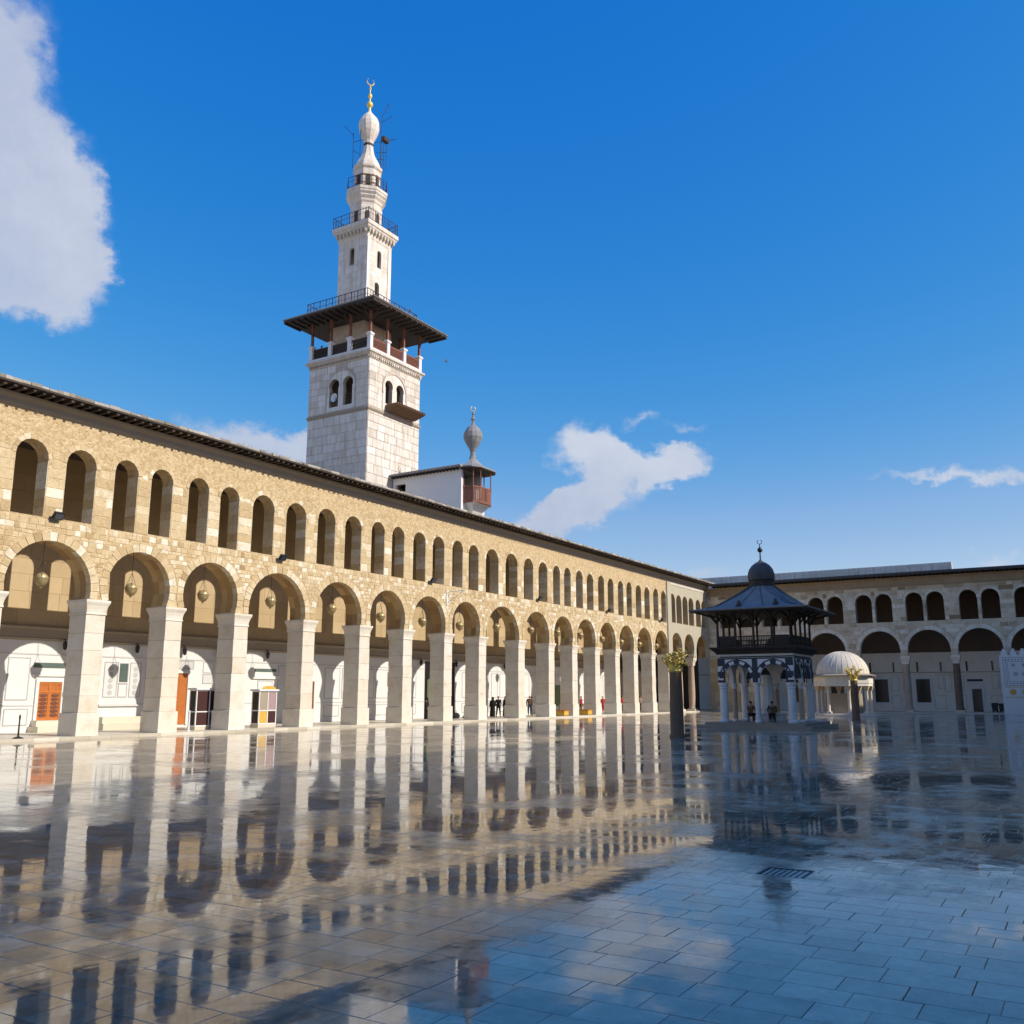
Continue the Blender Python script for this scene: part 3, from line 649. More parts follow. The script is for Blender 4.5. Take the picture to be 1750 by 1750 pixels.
for cy, zc, r in EA:
    voussoirs(cy, zc, r - .015, r + .40, 0, 15, EF, -.05, .3, lambda mb: mb.build('voussoir', 'greystone', ea), lambda: min(1, max(.5, random.gauss(.92, .1))))
rg = MB()
for cy, zc, r, zb in EW: voussoirs(cy, zc, r - .01, r + .21, 0, 9, EF, -.04, .2, lambda mb: rg.add(mb.v, mb.f, mb.t[0]), lambda: min(1, max(0, random.gauss(.8, .15))))
rg.build('window_rings', 'greystone', ea, kind='stuff')
cpm = MB().box(EX, EX + .79, 33.3, 39.9, 0, 6.198, .5).build('corner_wall', 'tanwall', ea)
lay_courses(33.3, 39.85, .1, 6.15, (.5, .68), (.6, 1.1), lambda a, b: [], lambda u0, u1, v0, v1: MB().stone(EF, u0, u1, v0, v1, .03, min(1, max(0, random.gauss(.55, .2))), .012).build('stone', 'tan', cpm, recalc=False))
sup = [28.45, 22.85, 17.33, 12.24, 7.15, 2.0]
for y in sup:
    if y in (22.85, 28.45, 2.0):
        h = .75; MB().rects([(EX, EX + .9, y - h, y + h, 0), (EX, EX + .9, y - h, y + h, 6.19)], .6).build('pier', 'greystone', ea)
        lay_courses(y - h, y + h, .05, 6.15, (.45, .6), (.5, .9), lambda a, b: [], lambda u0, u1, v0, v1: None)
    else:
        c = empty('column', (EX + .4, y, 0), None, None); c.parent = ea; c.location = Vector((EX + .4, y, 0)) - ORIG[ea]; ORIG[c] = Vector((EX + .4, y, 0))
        MB().box(EX - .15, EX + .95, y - .5, y + .5, .1, .36, .6, .02).build('base', 'greystone', c)
        MB().lathe(EX + .4, y, [(.44, .36), (.46, .46), (.40, .55), (.38, .8), (.39, 3), (.34, 5.2), (.37, 5.3)], 18).build('shaft', 'darkstone' if y < 14 else 'redcol', c, smooth=True)
        MB().rects([(EX + .06, EX + .74, y - .34, y + .34, 5.3), (EX + .0, EX + .8, y - .42, y + .42, 5.65), (EX - .1, EX + .9, y - .5, y + .5, 5.95), (EX - .1, EX + .9, y - .5, y + .5, 6.19)], .9).build('capital', 'greystone', c)
ebw = MB().box(EBX, EBX + .8, -5, BY, 0, 15.0, .5).build('back_wall', 'shadewall', ea)
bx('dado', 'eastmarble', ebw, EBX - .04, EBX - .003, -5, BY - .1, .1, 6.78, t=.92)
def epanel(y0, y1, z0, z1, t=.95, fr=.3, b=.06):
    q = MB(); x = EBX - .041
    for a in ((y0, y1, z0, z0 + b), (y0, y1, z1 - b, z1), (y0, y0 + b, z0 + b, z1 - b), (y1 - b, y1, z0 + b, z1 - b)): q.box(x - .03, x, a[0], a[1], a[2], a[3], fr)
    q.box(x - .012, x, y0 + b, y1 - b, z0 + b, z1 - b, t); return q.build('panel', 'eastmarble', ebw)
for y in (36.0, 30.6, 26.1, 21.07, 16.52, 5.6):
    w = empty('window', (EBX - .05, y, 1.1), None, None); w.parent = ea; w.location = Vector((EBX - .05, y, 1.1)) - ORIG[ea]; ORIG[w] = Vector((EBX - .05, y, 1.1))
    f = MB(); x = EBX - .041
    for a in ((y - .95, y - .75, .95, 3.95), (y + .75, y + .95, .95, 3.95), (y - .75, y + .75, 3.75, 3.95), (y - .75, y + .75, .95, 1.1)): f.box(x - .08, x, a[0], a[1], a[2], a[3], .75)
    f.build('frame', 'marble', w); bx('pane', 'glassdark', w, x - .02, x, y - .75, y + .75, 1.1, 3.75)
    g = MB()
    for k in range(1, 6): g.box(x - .05, x - .025, y - .75 + k * .25 - .012, y - .75 + k * .25 + .012, 1.1, 3.75)
    for k in range(1, 9): g.box(x - .045, x - .028, y - .75, y + .75, 1.1 + k * .3 - .012, 1.1 + k * .3 + .012)
    g.build('grille', 'black', w)
d = empty('door', (EBX - .05, 10.98, .1), None, None); d.parent = ea; d.location = Vector((EBX - .05, 10.98, .1)) - ORIG[ea]; ORIG[d] = Vector((EBX - .05, 10.98, .1))
f = MB(); x = EBX - .041
for a in ((10.25, 10.48, .1, 2.85), (11.48, 11.71, .1, 2.85), (10.48, 11.48, 2.62, 2.85)): f.box(x - .09, x, *a, .8)
f.build('frame', 'marble', d); bx('leaf', 'glassdark', d, x - .02, x, 10.48, 11.48, .1, 2.62); bx('lintel_inscription', 'navy', ebw, x - .04, x, 10.3, 11.9, 3.45, 3.7)
for y0, y1, z0, z1 in ((19.1, 19.9, 2.4, 4.2), (22.6, 23.3, 2.4, 4.2), (14.3, 14.9, 2.6, 4.3), (13.5, 14.2, 2.3, 4.3), (17.9, 18.7, 2.4, 4.2), (8.7, 9.4, 2.6, 4.1), (12.2, 13.0, 2.4, 4.2), (19.0, 20.0, .4, 1.9), (14.2, 15.4, .4, 1.9), (12.1, 13.2, .4, 1.9), (8.4, 9.6, .4, 1.9), (24, 25, 2.4, 4.2), (28, 29.3, 2.4, 4.2)): epanel(y0, y1, z0, z1)
for y in (27, 22.2, 19.6, 17.0, 14.5, 11.8, 9.2): bx('slit_window', 'glassdark', ebw, EBX - .07, EBX - .041, y - .1, y + .1, 4.6, 5.7)
bx('moulding', 'greystone', ebw, EBX - .10, EBX - .041, -5, 46, 4.45, 4.55, t=.2)
bx('ceiling', 'timber', ea, EX + .82, EBX - .05, -5, 46, 14.3, 14.5)
epf = MB().box(111.75, EBX, -5, 39.5, -.02, .11, .4).build('porch_floor', 'marble_step', loc=(115, 18, 0)); tag(epf, 'shaded stone porch floor behind the grey arcade', 'floor', kind='structure')
MB().rects([(EX - .12, EX + .6, -5, 39.9, 13.95), (EX - .2, EX + .6, -5, 39.9, 14.1), (EX - .16, EX + .6, -5, 39.9, 14.2), (EX - .16, EX + .6, -5, 39.9, 14.75), (EX - .35, EX + .6, -5, 39.9, 14.95)], .5).build('eave_cornice', 'brownband', ea)
x = -5
while x < 38.9:
    MB().rects([(EX - 1.0, EX + .4, x, x + .14, 14.97), (EX - 1.02, EX + .4, x, x + .14, 15.12)], random.random()).build('rafter', 'timber', ea, recalc=False); x += random.uniform(.44, .52)
bx('eave_board', 'timber', ea, EX - 1.08, EX + .5, -5, 38.8, 15.13, 15.18); bx('fascia', 'timber', ea, EX - 1.12, EX - 1.085, -5, 38.8, 15.08, 15.24)
bx('roof', 'leaddark', ea, EX - 1.1, EBX + .7, -5, 38.8, 15.185, 15.42)
pw = empty('parapet_wall', (118.4, 25, 15.4), 'long pale block parapet wall standing above the far arcade roof', 'wall')
bx('core', 'whitestone', pw, 118.0, 118.7, 12.4, 47, 15.0, 17.12, t=.6)
lay_courses(12.42, 47, 15.45, 17.1, (.4, .42), (.7, 1.0), lambda a, b: [], lambda u0, u1, v0, v1: MB().stone(lambda u, v, d_: (118.0 + d_, u, v), u0, u1, v0, v1, .02, min(1, max(0, random.gauss(.75, .12))), .006).build('block', 'whitestone', pw, recalc=False))

# crenellated marble screen by the far gate
ms = empty('marble_screen', (111.3, 6.0, 0), 'tall white inlaid marble screen with crenellated top before far arcade', 'screen')
bx('slab', 'marble', ms, 110.95, 111.6, 3.6, 7.95, 0, 6.05, t=.85)
for k in range(5): MB().prism([(3.75 + k * .86 + a, b) for a, b in ((0, 6.05), (.56, 6.05), (.56, 6.4), (.42, 6.5), (.42, 6.7), (.14, 6.7), (.14, 6.5), (0, 6.4))], lambda u, v, d_: (110.95 + d_, u, v), .1, .4, .85).build('merlon', 'marble', ms)
q = MB(); xs = 110.95
for a in ((3.9, 7.65, 5.75, 5.8), (3.9, 7.65, 2.9, 2.95), (3.9, 3.95, 2.95, 5.75), (7.6, 7.65, 2.95, 5.75), (4.3, 7.25, 3.3, 3.34), (4.3, 7.25, 5.35, 5.39), (4.3, 4.34, 3.34, 5.35), (7.21, 7.25, 3.34, 5.35)): q.box(xs - .012, xs - .002, *a, .0)
for k in range(12):
    for zz in (3.05, 5.47): q.box(xs - .014, xs - .002, 4.02 + k * .3, 4.02 + k * .3 + .14, zz, zz + .15, .0)
for k in range(9):
    for yy in (4.05, 7.33): q.box(xs - .014, xs - .002, yy, yy + .14, 3.3 + k * .27 - .0, 3.42 + k * .27, .0)
def star(cy, cz, r, n, mb, t, d=.016):
    pts = [(cy + (r if k % 2 == 0 else r * .55) * math.cos(k * math.pi / n), cz + (r if k % 2 == 0 else r * .55) * math.sin(k * math.pi / n)) for k in range(2 * n)]
    mb.prism(pts, lambda u, v, d_: (d_, u, v), xs - d, xs - .002, t)
for cy in (4.85, 5.78, 6.7): star(cy, 5.0, .22, 8, q, .1)
for cy in (5.0, 5.78, 6.55): star(cy, 4.1, .32, 6, q, .25)
q.build('inlay', 'marble', ms)
q = MB()
for cy in (4.6, 5.78, 6.95): star(cy, 2.25, .42, 8, q, .6)
for a in ((3.9, 7.65, 1.7, 1.76), (3.9, 7.65, 2.74, 2.8)): q.box(xs - .012, xs - .002, *a, .4)
q.build('yellow_inlay', 'yellow', ms)

# ================================================================== prayer hall on the sunny side, its shadow lies over the court
ph = empty('prayer_hall', (57, -25, 0), 'high prayer hall with gabled transept shading the courtyard', 'building')
bx('wall', 'tanwall', ph, -30, 150, -40, -10, 0, 20.8)
MB().prism([(49.0, 20.81), (67.4, 20.81), (67.4, 26.9), (57.6, 32.0), (49.0, 26.9)], lambda u, v, d_: (u, d_, v), -40, -9.98).build('transept', 'whitestone', ph)

def sub(parent, name, loc):
    e = empty(name, loc, None, None); e.parent = parent; e.location = Vector(loc) - ORIG[parent]; return e
def rail(parent, corners, z0, h, mat='iron', posts=.9, step=.22, r=.022, name='railing'):
    """iron railing along a closed line of corners: posts, two rails and thin bars"""
    q = MB(); n = len(corners)
    for i in range(n):
        a = Vector(corners[i]); b = Vector(corners[(i + 1) % n]); L_ = (b - a).length; k = max(2, int(L_ / step))
        q.tube([(a.x, a.y, z0 + h), (b.x, b.y, z0 + h)], r, 5); q.tube([(a.x, a.y, z0 + .1), (b.x, b.y, z0 + .1)], r * .8, 5); q.tube([(a.x, a.y, z0 + h * .62), (b.x, b.y, z0 + h * .62)], r * .6, 5)
        for j in range(k):
            p = a.lerp(b, j / k); q.tube([(p.x, p.y, z0), (p.x, p.y, z0 + h + (.04 if j == 0 else 0))], r * (1.5 if j % max(1, int(posts / step)) == 0 else .55), 5)
    return q.build(name, mat, parent, recalc=False)

# ================================================================== minaret
mx0, mx1, my0, my1 = 54.85, 61.55, 47.0, 53.5
mn = empty('minaret', (58.2, 50.2, 15.6), 'tall square pale stone minaret with timber-roofed gallery and gilded finial', 'minaret')
SF = lambda u, v, d: (u, my0 + d, v)
WF = lambda u, v, d: (mx0 + d, u, v)
sw = [(57.36, 26.95, .50, 25.4), (58.82, 26.95, .50, 25.4)]; ww = [(50.7, 26.95, .56, 25.1), (49.2, 26.95, .56, 25.1)]
def hs_hole(cx, zc, r, zb): return arch(cx, zc, r, zb, 14, r * .86)
south = plate([(mx0, 14), (mx1, 14), (mx1, 29.0), (mx0, 29.0)], [hs_hole(*a) for a in sw], 0, .36, SF, 'south_wall', 'whitestone', mn, .2)
west = plate([(my0 + .36, 14), (my1, 14), (my1, 29.0), (my0 + .36, 29.0)], [hs_hole(*a) for a in ww], 0, .36, WF, 'west_wall', 'whitestone', mn, .2)
bx('north_wall', 'whitestone', mn, mx0 + .7, mx1, my1 - .7, my1 - .002, 14, 29.0); bx('east_wall', 'whitestone', mn, mx1 - .7, mx1 - .002, my0 + .7, my1 - .7, 14, 29.0)
for fn, wl, lo, hi, ac in ((SF, south, mx0, mx1, 58.1), (WF, west, my0, my1, 49.95)):
    ro = 1.62; zc = 26.65
    ab = arch_block(ac, zc, ro, ro)
    def blk(v0, v1, ab=ab):
        if v1 < 25.02 or v0 > 28.35: return []
        x_ = ab(v0, v1); return [x_] if x_ else []
    def em(u0, u1, v0, v1, fn=fn, wl=wl):
        if v0 < 24.5 < v1: v1 = 24.3
        t = min(1, max(0, random.gauss(.66, .17))); MB().stone(fn, u0, u1, v0, v1, .03, t, .022).build('stone', 'whitestone', wl, recalc=False)
    lay_courses(lo, hi, 17.2, 24.3, (.5, .8), (.5, 1.4), blk, em, gap=.035); lay_courses(lo, hi, 24.72, 28.7, (.5, .66), (.7, 1.5), blk, em, gap=.02)
    rg = MB(); 
    for k in range(24):
        a = -.25 + (math.pi + .5) * k / 24; b = -.25 + (math.pi + .5) * (k + 1) / 24
        rg.prism([(ac + r_ * math.cos(t), zc + r_ * math.sin(t)) for r_, t in ((1.48, a), (1.62, a), (1.62, b), (1.48, b))], fn, -.09, 0, .3)
    rg.build('arch_moulding', 'whitestone', mn)
    fld = [(ac + 1.475 * math.cos(t), zc + 1.475 * math.sin(t)) for t in [-.12 + (math.pi + .24) * k / 22 for k in range(23)]] + [(ac - 1.45, 24.75), (ac + 1.45, 24.75)]
    plate(fld, [arch(c_[0], c_[1], c_[2] + .004, c_[3], 14, c_[2] * .86 + .004) for c_ in (sw if fn is SF else ww)], -.03, -.003, fn, 'arch_field', 'whitestone', mn, .8)
    col = MB().lathe(*((ac - .02, my0 + .12) if fn is SF else (mx0 + .12, ac)), [(.12, 25.35), (.10, 25.5), (.09, 26.5), (.16, 26.75)], 8, .9).build('mullion', 'marble', mn)
bx('floor', 'timber', mn, mx0 + .7, mx1 - .7, my0 + .7, my1 - .7, 24.9, 25.0)
rl = MB()
for cx, zc, r, zb in ww:
    for k in range(7): rl.box(mx0 + .25, mx0 + .28, cx - r * .86 + k * r * .287 - .012, cx - r * .86 + k * r * .287 + .012, zb, zb + 1.0)
    rl.box(mx0 + .24, mx0 + .29, cx - r * .86, cx + r * .86, zb + .98, zb + 1.03)
rl.build('window_rail', 'timber', mn, recalc=False)
def frame_band(secs, name, mat, t=.5, c=None):
    """square moulding running round the shaft: half-width offsets with heights"""
    return MB().rects([(mx0 - o, mx1 + o, my0 - o, my1 + o, z) for o, z in secs], t).build(name, mat, mn)
frame_band([(.02, 24.36), (.07, 24.42), (.11, 24.5), (.11, 24.56), (.03, 24.64)], 'string_course', 'greyband')
frame_band([(.03, 28.72), (.08, 28.8), (.08, 28.95), (.22, 29.15), (.30, 29.2), (.30, 29.36)], 'gallery_cornice', 'whitestone', .4)
k = mx0
while k < mx1 - .1: bx('dentil', 'whitestone', mn, k, k + .14, my0 - .19, my0 - .083, 28.84, 29.0, t=random.random()); k += .26
k = my0
while k < my1 - .1: bx('dentil', 'whitestone', mn, mx0 - .19, mx0 - .083, k, k + .14, 28.84, 29.0, t=.1); k += .26
# gallery: stone posts, lattice panels, slim timber posts
gx0, gx1, gy0, gy1 = mx0 - .1, mx1 + .1, my0 - .1, my1 + .1
kb = MB(); kb.box(gx0, gx1, gy0, gy0 + .3, 29.362, 29.62, .8); kb.box(gx0, gx0 + .3, gy0 + .3, gy1, 29.362, 29.62, .8); kb.box(gx1 - .3, gx1, gy0 + .3, gy1, 29.362, 29.62, .8); kb.box(gx0 + .3, gx1 - .3, gy1 - .3, gy1, 29.362, 29.62, .8); kb.build('gallery_kerb', 'marble', mn)
PT = []
for i in range(4):
    f = i / 3; PT += [(gx0 + .18 + f * (gx1 - gx0 - .36), gy0 + .18), (gx0 + .18, gy0 + .18 + f * (gy1 - gy0 - .36)), (gx1 - .18, gy0 + .18 + f * (gy1 - gy0 - .36)), (gx0 + .18 + f * (gx1 - gx0 - .36), gy1 - .18)]
PT = sorted(set((round(a, 3), round(b, 3)) for a, b in PT))
for a, b in PT:
    MB().rects([(a - .2, a + .2, b - .2, b + .2, 29.62), (a - .17, a + .17, b - .17, b + .17, 29.68), (a - .17, a + .17, b - .17, b + .17, 30.6), (a - .25, a + .25, b - .25, b + .25, 30.7), (a - .25, a + .25, b - .25, b + .25, 30.82), (a - .12, a + .12, b - .12, b + .12, 30.94)], .85).build('gallery_post', 'marble', mn)
    MB().rects([(a - .09, a + .09, b - .09, b + .09, 30.942), (a - .09, a + .09, b - .09, b + .09, 32.6), (a - .2, a + .2, b - .2, b + .2, 32.95)]).build('roof_post', 'redwood', mn)
for side in range(4):
    for i in range(3):
        f0, f1 = i / 3, (i + 1) / 3; q = MB()
        if side in (0, 1): y = gy0 + .18 if side == 0 else gy1 - .18; a, b = gx0 + .38 + f0 * (gx1 - gx0 - .36), gx0 - .02 + f1 * (gx1 - gx0 - .36); P = lambda u0, u1, z0, z1: q.box(u0, u1, y - .03, y + .03, z0, z1, .5)
        else: xx = gx0 + .18 if side == 2 else gx1 - .18; a, b = gy0 + .38 + f0 * (gy1 - gy0 - .36), gy0 - .02 + f1 * (gy1 - gy0 - .36); P = lambda u0, u1, z0, z1: q.box(xx - .03, xx + .03, u0, u1, z0, z1, .5)
        P(a, b, 29.66, 29.78); P(a, b, 30.46, 30.56); P(a, b, 30.1, 30.16)
        u = a + .04
        while u < b - .05: P(u, u + .05, 29.78, 30.46); u += .105
        q.build('lattice_panel', 'redwood' if side == 0 else 'timber', mn, recalc=False)
ccx, ccy = 58.05, 50.65
bx('inner_core', 'whitestone', mn, ccx - 1.75, ccx + 1.75, ccy - 1.75, ccy + 1.75, 29.0, 33.45, t=.2)
# timber roof
o = 1.7
MB().rects([(mx0 - o, mx1 + o, my0 - o, my1 + o, 32.98), (mx0 - o - .04, mx1 + o + .04, my0 - o - .04, my1 + o + .04, 33.06), (mx0 - o + .1, mx1 + o - .1, my0 - o + .1, my1 + o - .1, 33.15), (mx0 - .1, mx1 + .1, my0 - .1, my1 + .1, 33.62), (mx0 + .2, mx1 - .2, my0 + .2, my1 - .2, 33.66)], .5).build('gallery_roof', 'lead', mn)
bx('soffit', 'timber', mn, mx0 - o + .06, mx1 + o - .06, my0 - o + .06, my1 + o - .06, 32.84, 32.978)
rb = MB()
for i in range(15):
    f = i / 14; xx = mx0 - o + .1 + f * (mx1 - mx0 + 2 * o - .25); yy = my0 - o + .1 + f * (my1 - my0 + 2 * o - .25)
    rb.box(xx, xx + .1, my0 - o + .08, my0 + .3, 32.70, 32.838); rb.box(mx0 - o + .08, mx0 + .3, yy, yy + .1, 32.70, 32.838)
rb.build('soffit_rafters', 'timber', mn, recalc=False)
br = MB()
for a, b in PT:
    for dx, dy in ((-1, 0), (0, -1)):
        if (dx and abs(a - (gx0 + .18)) < .1) or (dy and abs(b - (gy0 + .18)) < .1): br.tube([(a, b, 31.8), (a + dx * .9, b + dy * .9, 32.72)], .05, 5)
br.build('brace', 'timber', mn, recalc=False)
rail(mn, [(ccx - 3.3, ccy - 3.3, 0), (ccx + 3.3, ccy - 3.3, 0), (ccx + 3.3, ccy + 3.3, 0), (ccx - 3.3, ccy + 3.3, 0)], 33.5, 1.25, step=.34, r=.03)
# upper shaft
hs = 1.6
UF = lambda u, v, d: (u, ccy - hs + d, v)
UW = lambda u, v, d: (ccx - hs + d, u, v)
plate([(ccx - hs, 33.4), (ccx + hs, 33.4), (ccx + hs, 40.7), (ccx - hs, 40.7)], [arch(ccx + .05, 39.6, .26, 38.25, 10), arch(ccx - .15, 36.55, .30, 33.7, 10)], 0, .22, UF, 'upper_shaft_south', 'whitestone', mn, .75)
plate([(ccy - hs + .22, 33.4), (ccy + hs, 33.4), (ccy + hs, 40.7), (ccy - hs + .22, 40.7)], [arch(ccy + .1, 39.65, .28, 38.3, 10)], 0, .22, UW, 'upper_shaft_west', 'whitestone', mn, .6)
bx('upper_shaft_north', 'whitestone', mn, ccx - hs + .5, ccx + hs, ccy + hs - .5, ccy + hs - .002, 33.4, 40.7); bx('upper_shaft_east', 'whitestone', mn, ccx + hs - .5, ccx + hs - .002, ccy - hs + .5, ccy + hs - .5, 33.4, 40.7)
for sx in (-1, 1): bx('corner_strip', 'whitestone', mn, ccx + sx * 1.4 - .2, ccx + sx * 1.4 + .2, ccy - hs - .07, ccy - hs - .002, 33.5, 40.6, t=.9)
for fn, a0_, a1_ in ((UF, ccx - hs, ccx + hs), (UW, ccy - hs, ccy + hs)):
    lay_courses(a0_ + (.42 if fn is UF else 0), a1_ - (.42 if fn is UF else 0), 34, 40.4, (.42, .5), (.5, .95), lambda v0, v1, c_=(a0_ + a1_) / 2: [(c_ - .42, c_ + .42)] if (v1 > 38.1 and v0 < 40.0) or (v0 < 36.9 and fn is UF) else [], lambda u0, u1, v0, v1, fn=fn: MB().stone(fn, u0, u1, v0, v1, .015, min(1, max(0, random.gauss(.72, .14))), .008).build('stone', 'whitestone', mn, recalc=False), gap=.02)
def sq(secs, name, mat='whitestone', t=.6): return MB().rects([(ccx - h, ccx + h, ccy - h, ccy + h, z) for h, z in secs], t).build(name, mat, mn)
sq([(1.62, 40.55), (1.66, 40.7), (1.66, 40.9), (1.78, 41.1), (1.78, 41.22), (1.95, 41.4), (1.95, 41.5), (2.05, 41.6), (2.05, 41.95)], 'lower_balcony')
mq = MB()                                    # stalactite drops under the balcony
for i in range(9):
    u = -1.6 + i * .4
    for nx, ny in ((0, -1), (-1, 0)):
        px_, py_ = (ccx + u, ccy - 1.86) if ny else (ccx - 1.86, ccy + u)
        mq.rects([(px_ - .06, px_ + .06, py_ - .06, py_ + .06, 40.95), (px_ - .15, px_ + .15, py_ - .1, py_ + .1, 41.3)], .3)
mq.build('stalactites', 'whitestone', mn, recalc=False)
rail(mn, [(ccx - 1.98, ccy - 1.98, 0), (ccx + 1.98, ccy - 1.98, 0), (ccx + 1.98, ccy + 1.98, 0), (ccx - 1.98, ccy + 1.98, 0)], 41.95, 1.05, step=.3, r=.025)
o8 = math.pi / 8
def octo(prof, name, mat='whitestone', t=.6, n=8, smooth=False): return MB().lathe(ccx, ccy, prof, n, t, o8).build(name, mat, mn, smooth=smooth)
octo([(1.42, 41.9), (1.42, 43.6), (1.46, 43.7), (1.46, 43.9), (1.40, 44.0), (1.40, 44.3)], 'lower_drum')
octo([(1.42, 44.3), (1.5, 44.45), (1.5, 44.6), (1.68, 44.85), (1.68, 44.95), (1.84, 45.15), (1.84, 45.3), (1.9, 45.35), (1.9, 45.62)], 'upper_balcony')
ring8 = [(ccx + 1.82 * math.cos(o8 + k * math.pi / 4), ccy + 1.82 * math.sin(o8 + k * math.pi / 4), 0) for k in range(8)]
rail(mn, ring8, 45.62, 1.05, step=.36, r=.025)
octo([(1.22, 45.6), (1.22, 47.7)], 'upper_drum')
for z in (46.2, 46.95): octo([(1.25, z), (1.25, z + .16)], 'dark_band', 'brownband', .2)
octo([(1.25, 47.7), (1.36, 47.85), (1.36, 48.05), (1.28, 48.1)], 'drum_cornice', t=.5)
for z0, z1, rr in ((42.0, 43.5, 1.30), (45.7, 47.1, 1.13)):
    for ang in (-math.pi / 2, -math.pi * .75, math.pi):
        op = MB(); dx, dy = math.cos(ang), math.sin(ang); tx, ty = -dy, dx
        poly = arch(0, z1 - .22, .2, z0, 8)
        op.prism(poly, lambda u, v, d_: (ccx + dx * (rr + d_) + tx * u, ccy + dy * (rr + d_) + ty * u, v), .0, .045, .5); op.build('niche', 'timber', mn)
octo([(1.2, 48.1), (1.08, 48.5), (.85, 48.95), (.58, 49.5), (.48, 50.0), (.45, 50.35)], 'cone', n=8)
octo([(.44, 50.35), (.44, 50.6)], 'collar', 'timber', n=12)
octo([(.40, 50.6), (.46, 50.9), (.66, 51.3), (.86, 51.8), (.95, 52.3), (.92, 52.7), (.74, 53.15), (.42, 53.55), (.2, 53.8), (.13, 54.02)], 'bulb', t=.7, n=12, smooth=False)
octo([(.12, 54.0), (.1, 54.3), (.24, 54.45), (.30, 54.62), (.24, 54.8), (.08, 54.95), (.06, 55.2), (.16, 55.35), (.20, 55.5), (.14, 55.66), (.05, 55.8), (.05, 56.1), (.11, 56.25), (.05, 56.4), (.03, 56.6)], 'finial', 'gold', n=12, smooth=True)
cr = MB(); cr.tube([(ccx + .34 * math.cos(a) * .85, ccy - .34 * math.cos(a) * .5, 56.95 + .36 * math.sin(a)) for a in [R(125 + k * 29) for k in range(11)]], [.01 + .055 * math.sin(math.pi * k / 10) for k in range(11)], 6)
cr.build('crescent', 'gold', mn, smooth=True)
am = MB()                                    # aerials and lightning rods round the neck
for dx, dy, z0, z1 in ((-1.0, .9, 48.1, 51.5), (-.75, .3, 48.3, 52.2), (.85, -.75, 48.0, 53.6), (1.05, -.9, 48.1, 51.3), (1.3, -1.0, 48.5, 51.6), (.6, -.9, 48.2, 50.8)):
    am.tube([(ccx + dx, ccy + dy, z0), (ccx + dx * 1.02, ccy + dy, z1)], .028, 5)
for a, b in (((-1.0, .9, 51.3), (-1.6, 1.5, 52.1)), ((-1.0, .9, 50.6), (-.4, .3, 51.0)), ((-1.0, .9, 49.8), (-.45, .3, 49.4)), ((.85, -.75, 53.5), (1.3, -1.1, 55.1)), ((.9, -.75, 53.1), (1.6, -1.35, 53.9)), ((1.3, -1.1, 55.1), (1.4, -1.2, 54.5)), ((.3, -.2, 50.9), (1.3, -1.0, 51.3)), ((.5, -.4, 50.0), (1.3, -1.0, 50.2)), ((.45, -.3, 49.3), (1.05, -.9, 49.4))):
    am.tube([(ccx + a[0], ccy + a[1], a[2]), (ccx + b[0], ccy + b[1], b[2])], .024, 5)
am.box(ccx + .75, ccx + 1.45, ccy - 1.2, ccy - .8, 51.15, 51.55); am.tube([(ccx + 1.4, ccy - 1.0, 51.4), (ccx + 2.0, ccy - 1.5, 51.75)], .03, 5)
am.build('aerials', 'black', mn, recalc=False)
# timber window box on the sunny face
wb = sub(mn, 'window_box', (58.7, my0 - .5, 25.2))
MB().rects([(57.0, 60.6, my0 - .35, my0 - .1, 24.75), (56.9, 60.75, my0 - 1.25, my0 - .1, 25.12), (56.9, 60.75, my0 - 1.3, my0 - .1, 25.2)], .4).build('tray', 'cloth_brown', wb)
q = MB()
for k in range(13): q.box(56.95 + k * .3, 57.05 + k * .3, my0 - 1.34, my0 - .1, 25.202, 25.30, random.random())
q.build('slats', 'redwood', wb, recalc=False)

def horn(name, label, loc, dirv, s=1.0, group='horn loudspeakers on the minaret'):
    h = empty(name, loc, label, 'loudspeaker', group); d = Vector(dirv).normalized(); L_ = Vector(loc); u = d.cross(Vector((0, 0, 1))).normalized(); w = u.cross(d)
    q = MB(); n = 14; prof = [(.05, -.25), (.06, 0), (.09, .15), (.16, .3), (.27, .42), (.29, .43), (.27, .41), (.05, .1)]
    vs = []; fs = []
    for r_, a in prof:
        for k in range(n):
            t = 2 * math.pi * k / n; vs.append(L_ + d * a * s + (u * math.cos(t) + w * math.sin(t)) * r_ * s)
    for i in range(len(prof) - 1):
        for k in range(n): fs.append((i * n + k, i * n + (k + 1) % n, (i + 1) * n + (k + 1) % n, (i + 1) * n + k))
    q.add(vs, fs, .6); q.build('bell', 'whitepaint', h, smooth=True)
    MB().tube([L_ - d * .42 * s, L_ - d * .22 * s], .12 * s, 10).build('driver', 'whitepaint', h); MB().tube([L_ - d * .2 * s, L_ - d * .2 * s - Vector((0, 0, .75 * s))], .03, 6).build('bracket', 'black', h)
horn('loudspeaker', 'white horn loudspeaker in the shaded minaret window', (55.35, 50.6, 25.85), (-1, .1, .1), 1.3)
horn('loudspeaker', 'white horn loudspeaker behind the red lattice of the minaret gallery', (59.4, 47.6, 30.7), (.1, -1, 0), 1.1)

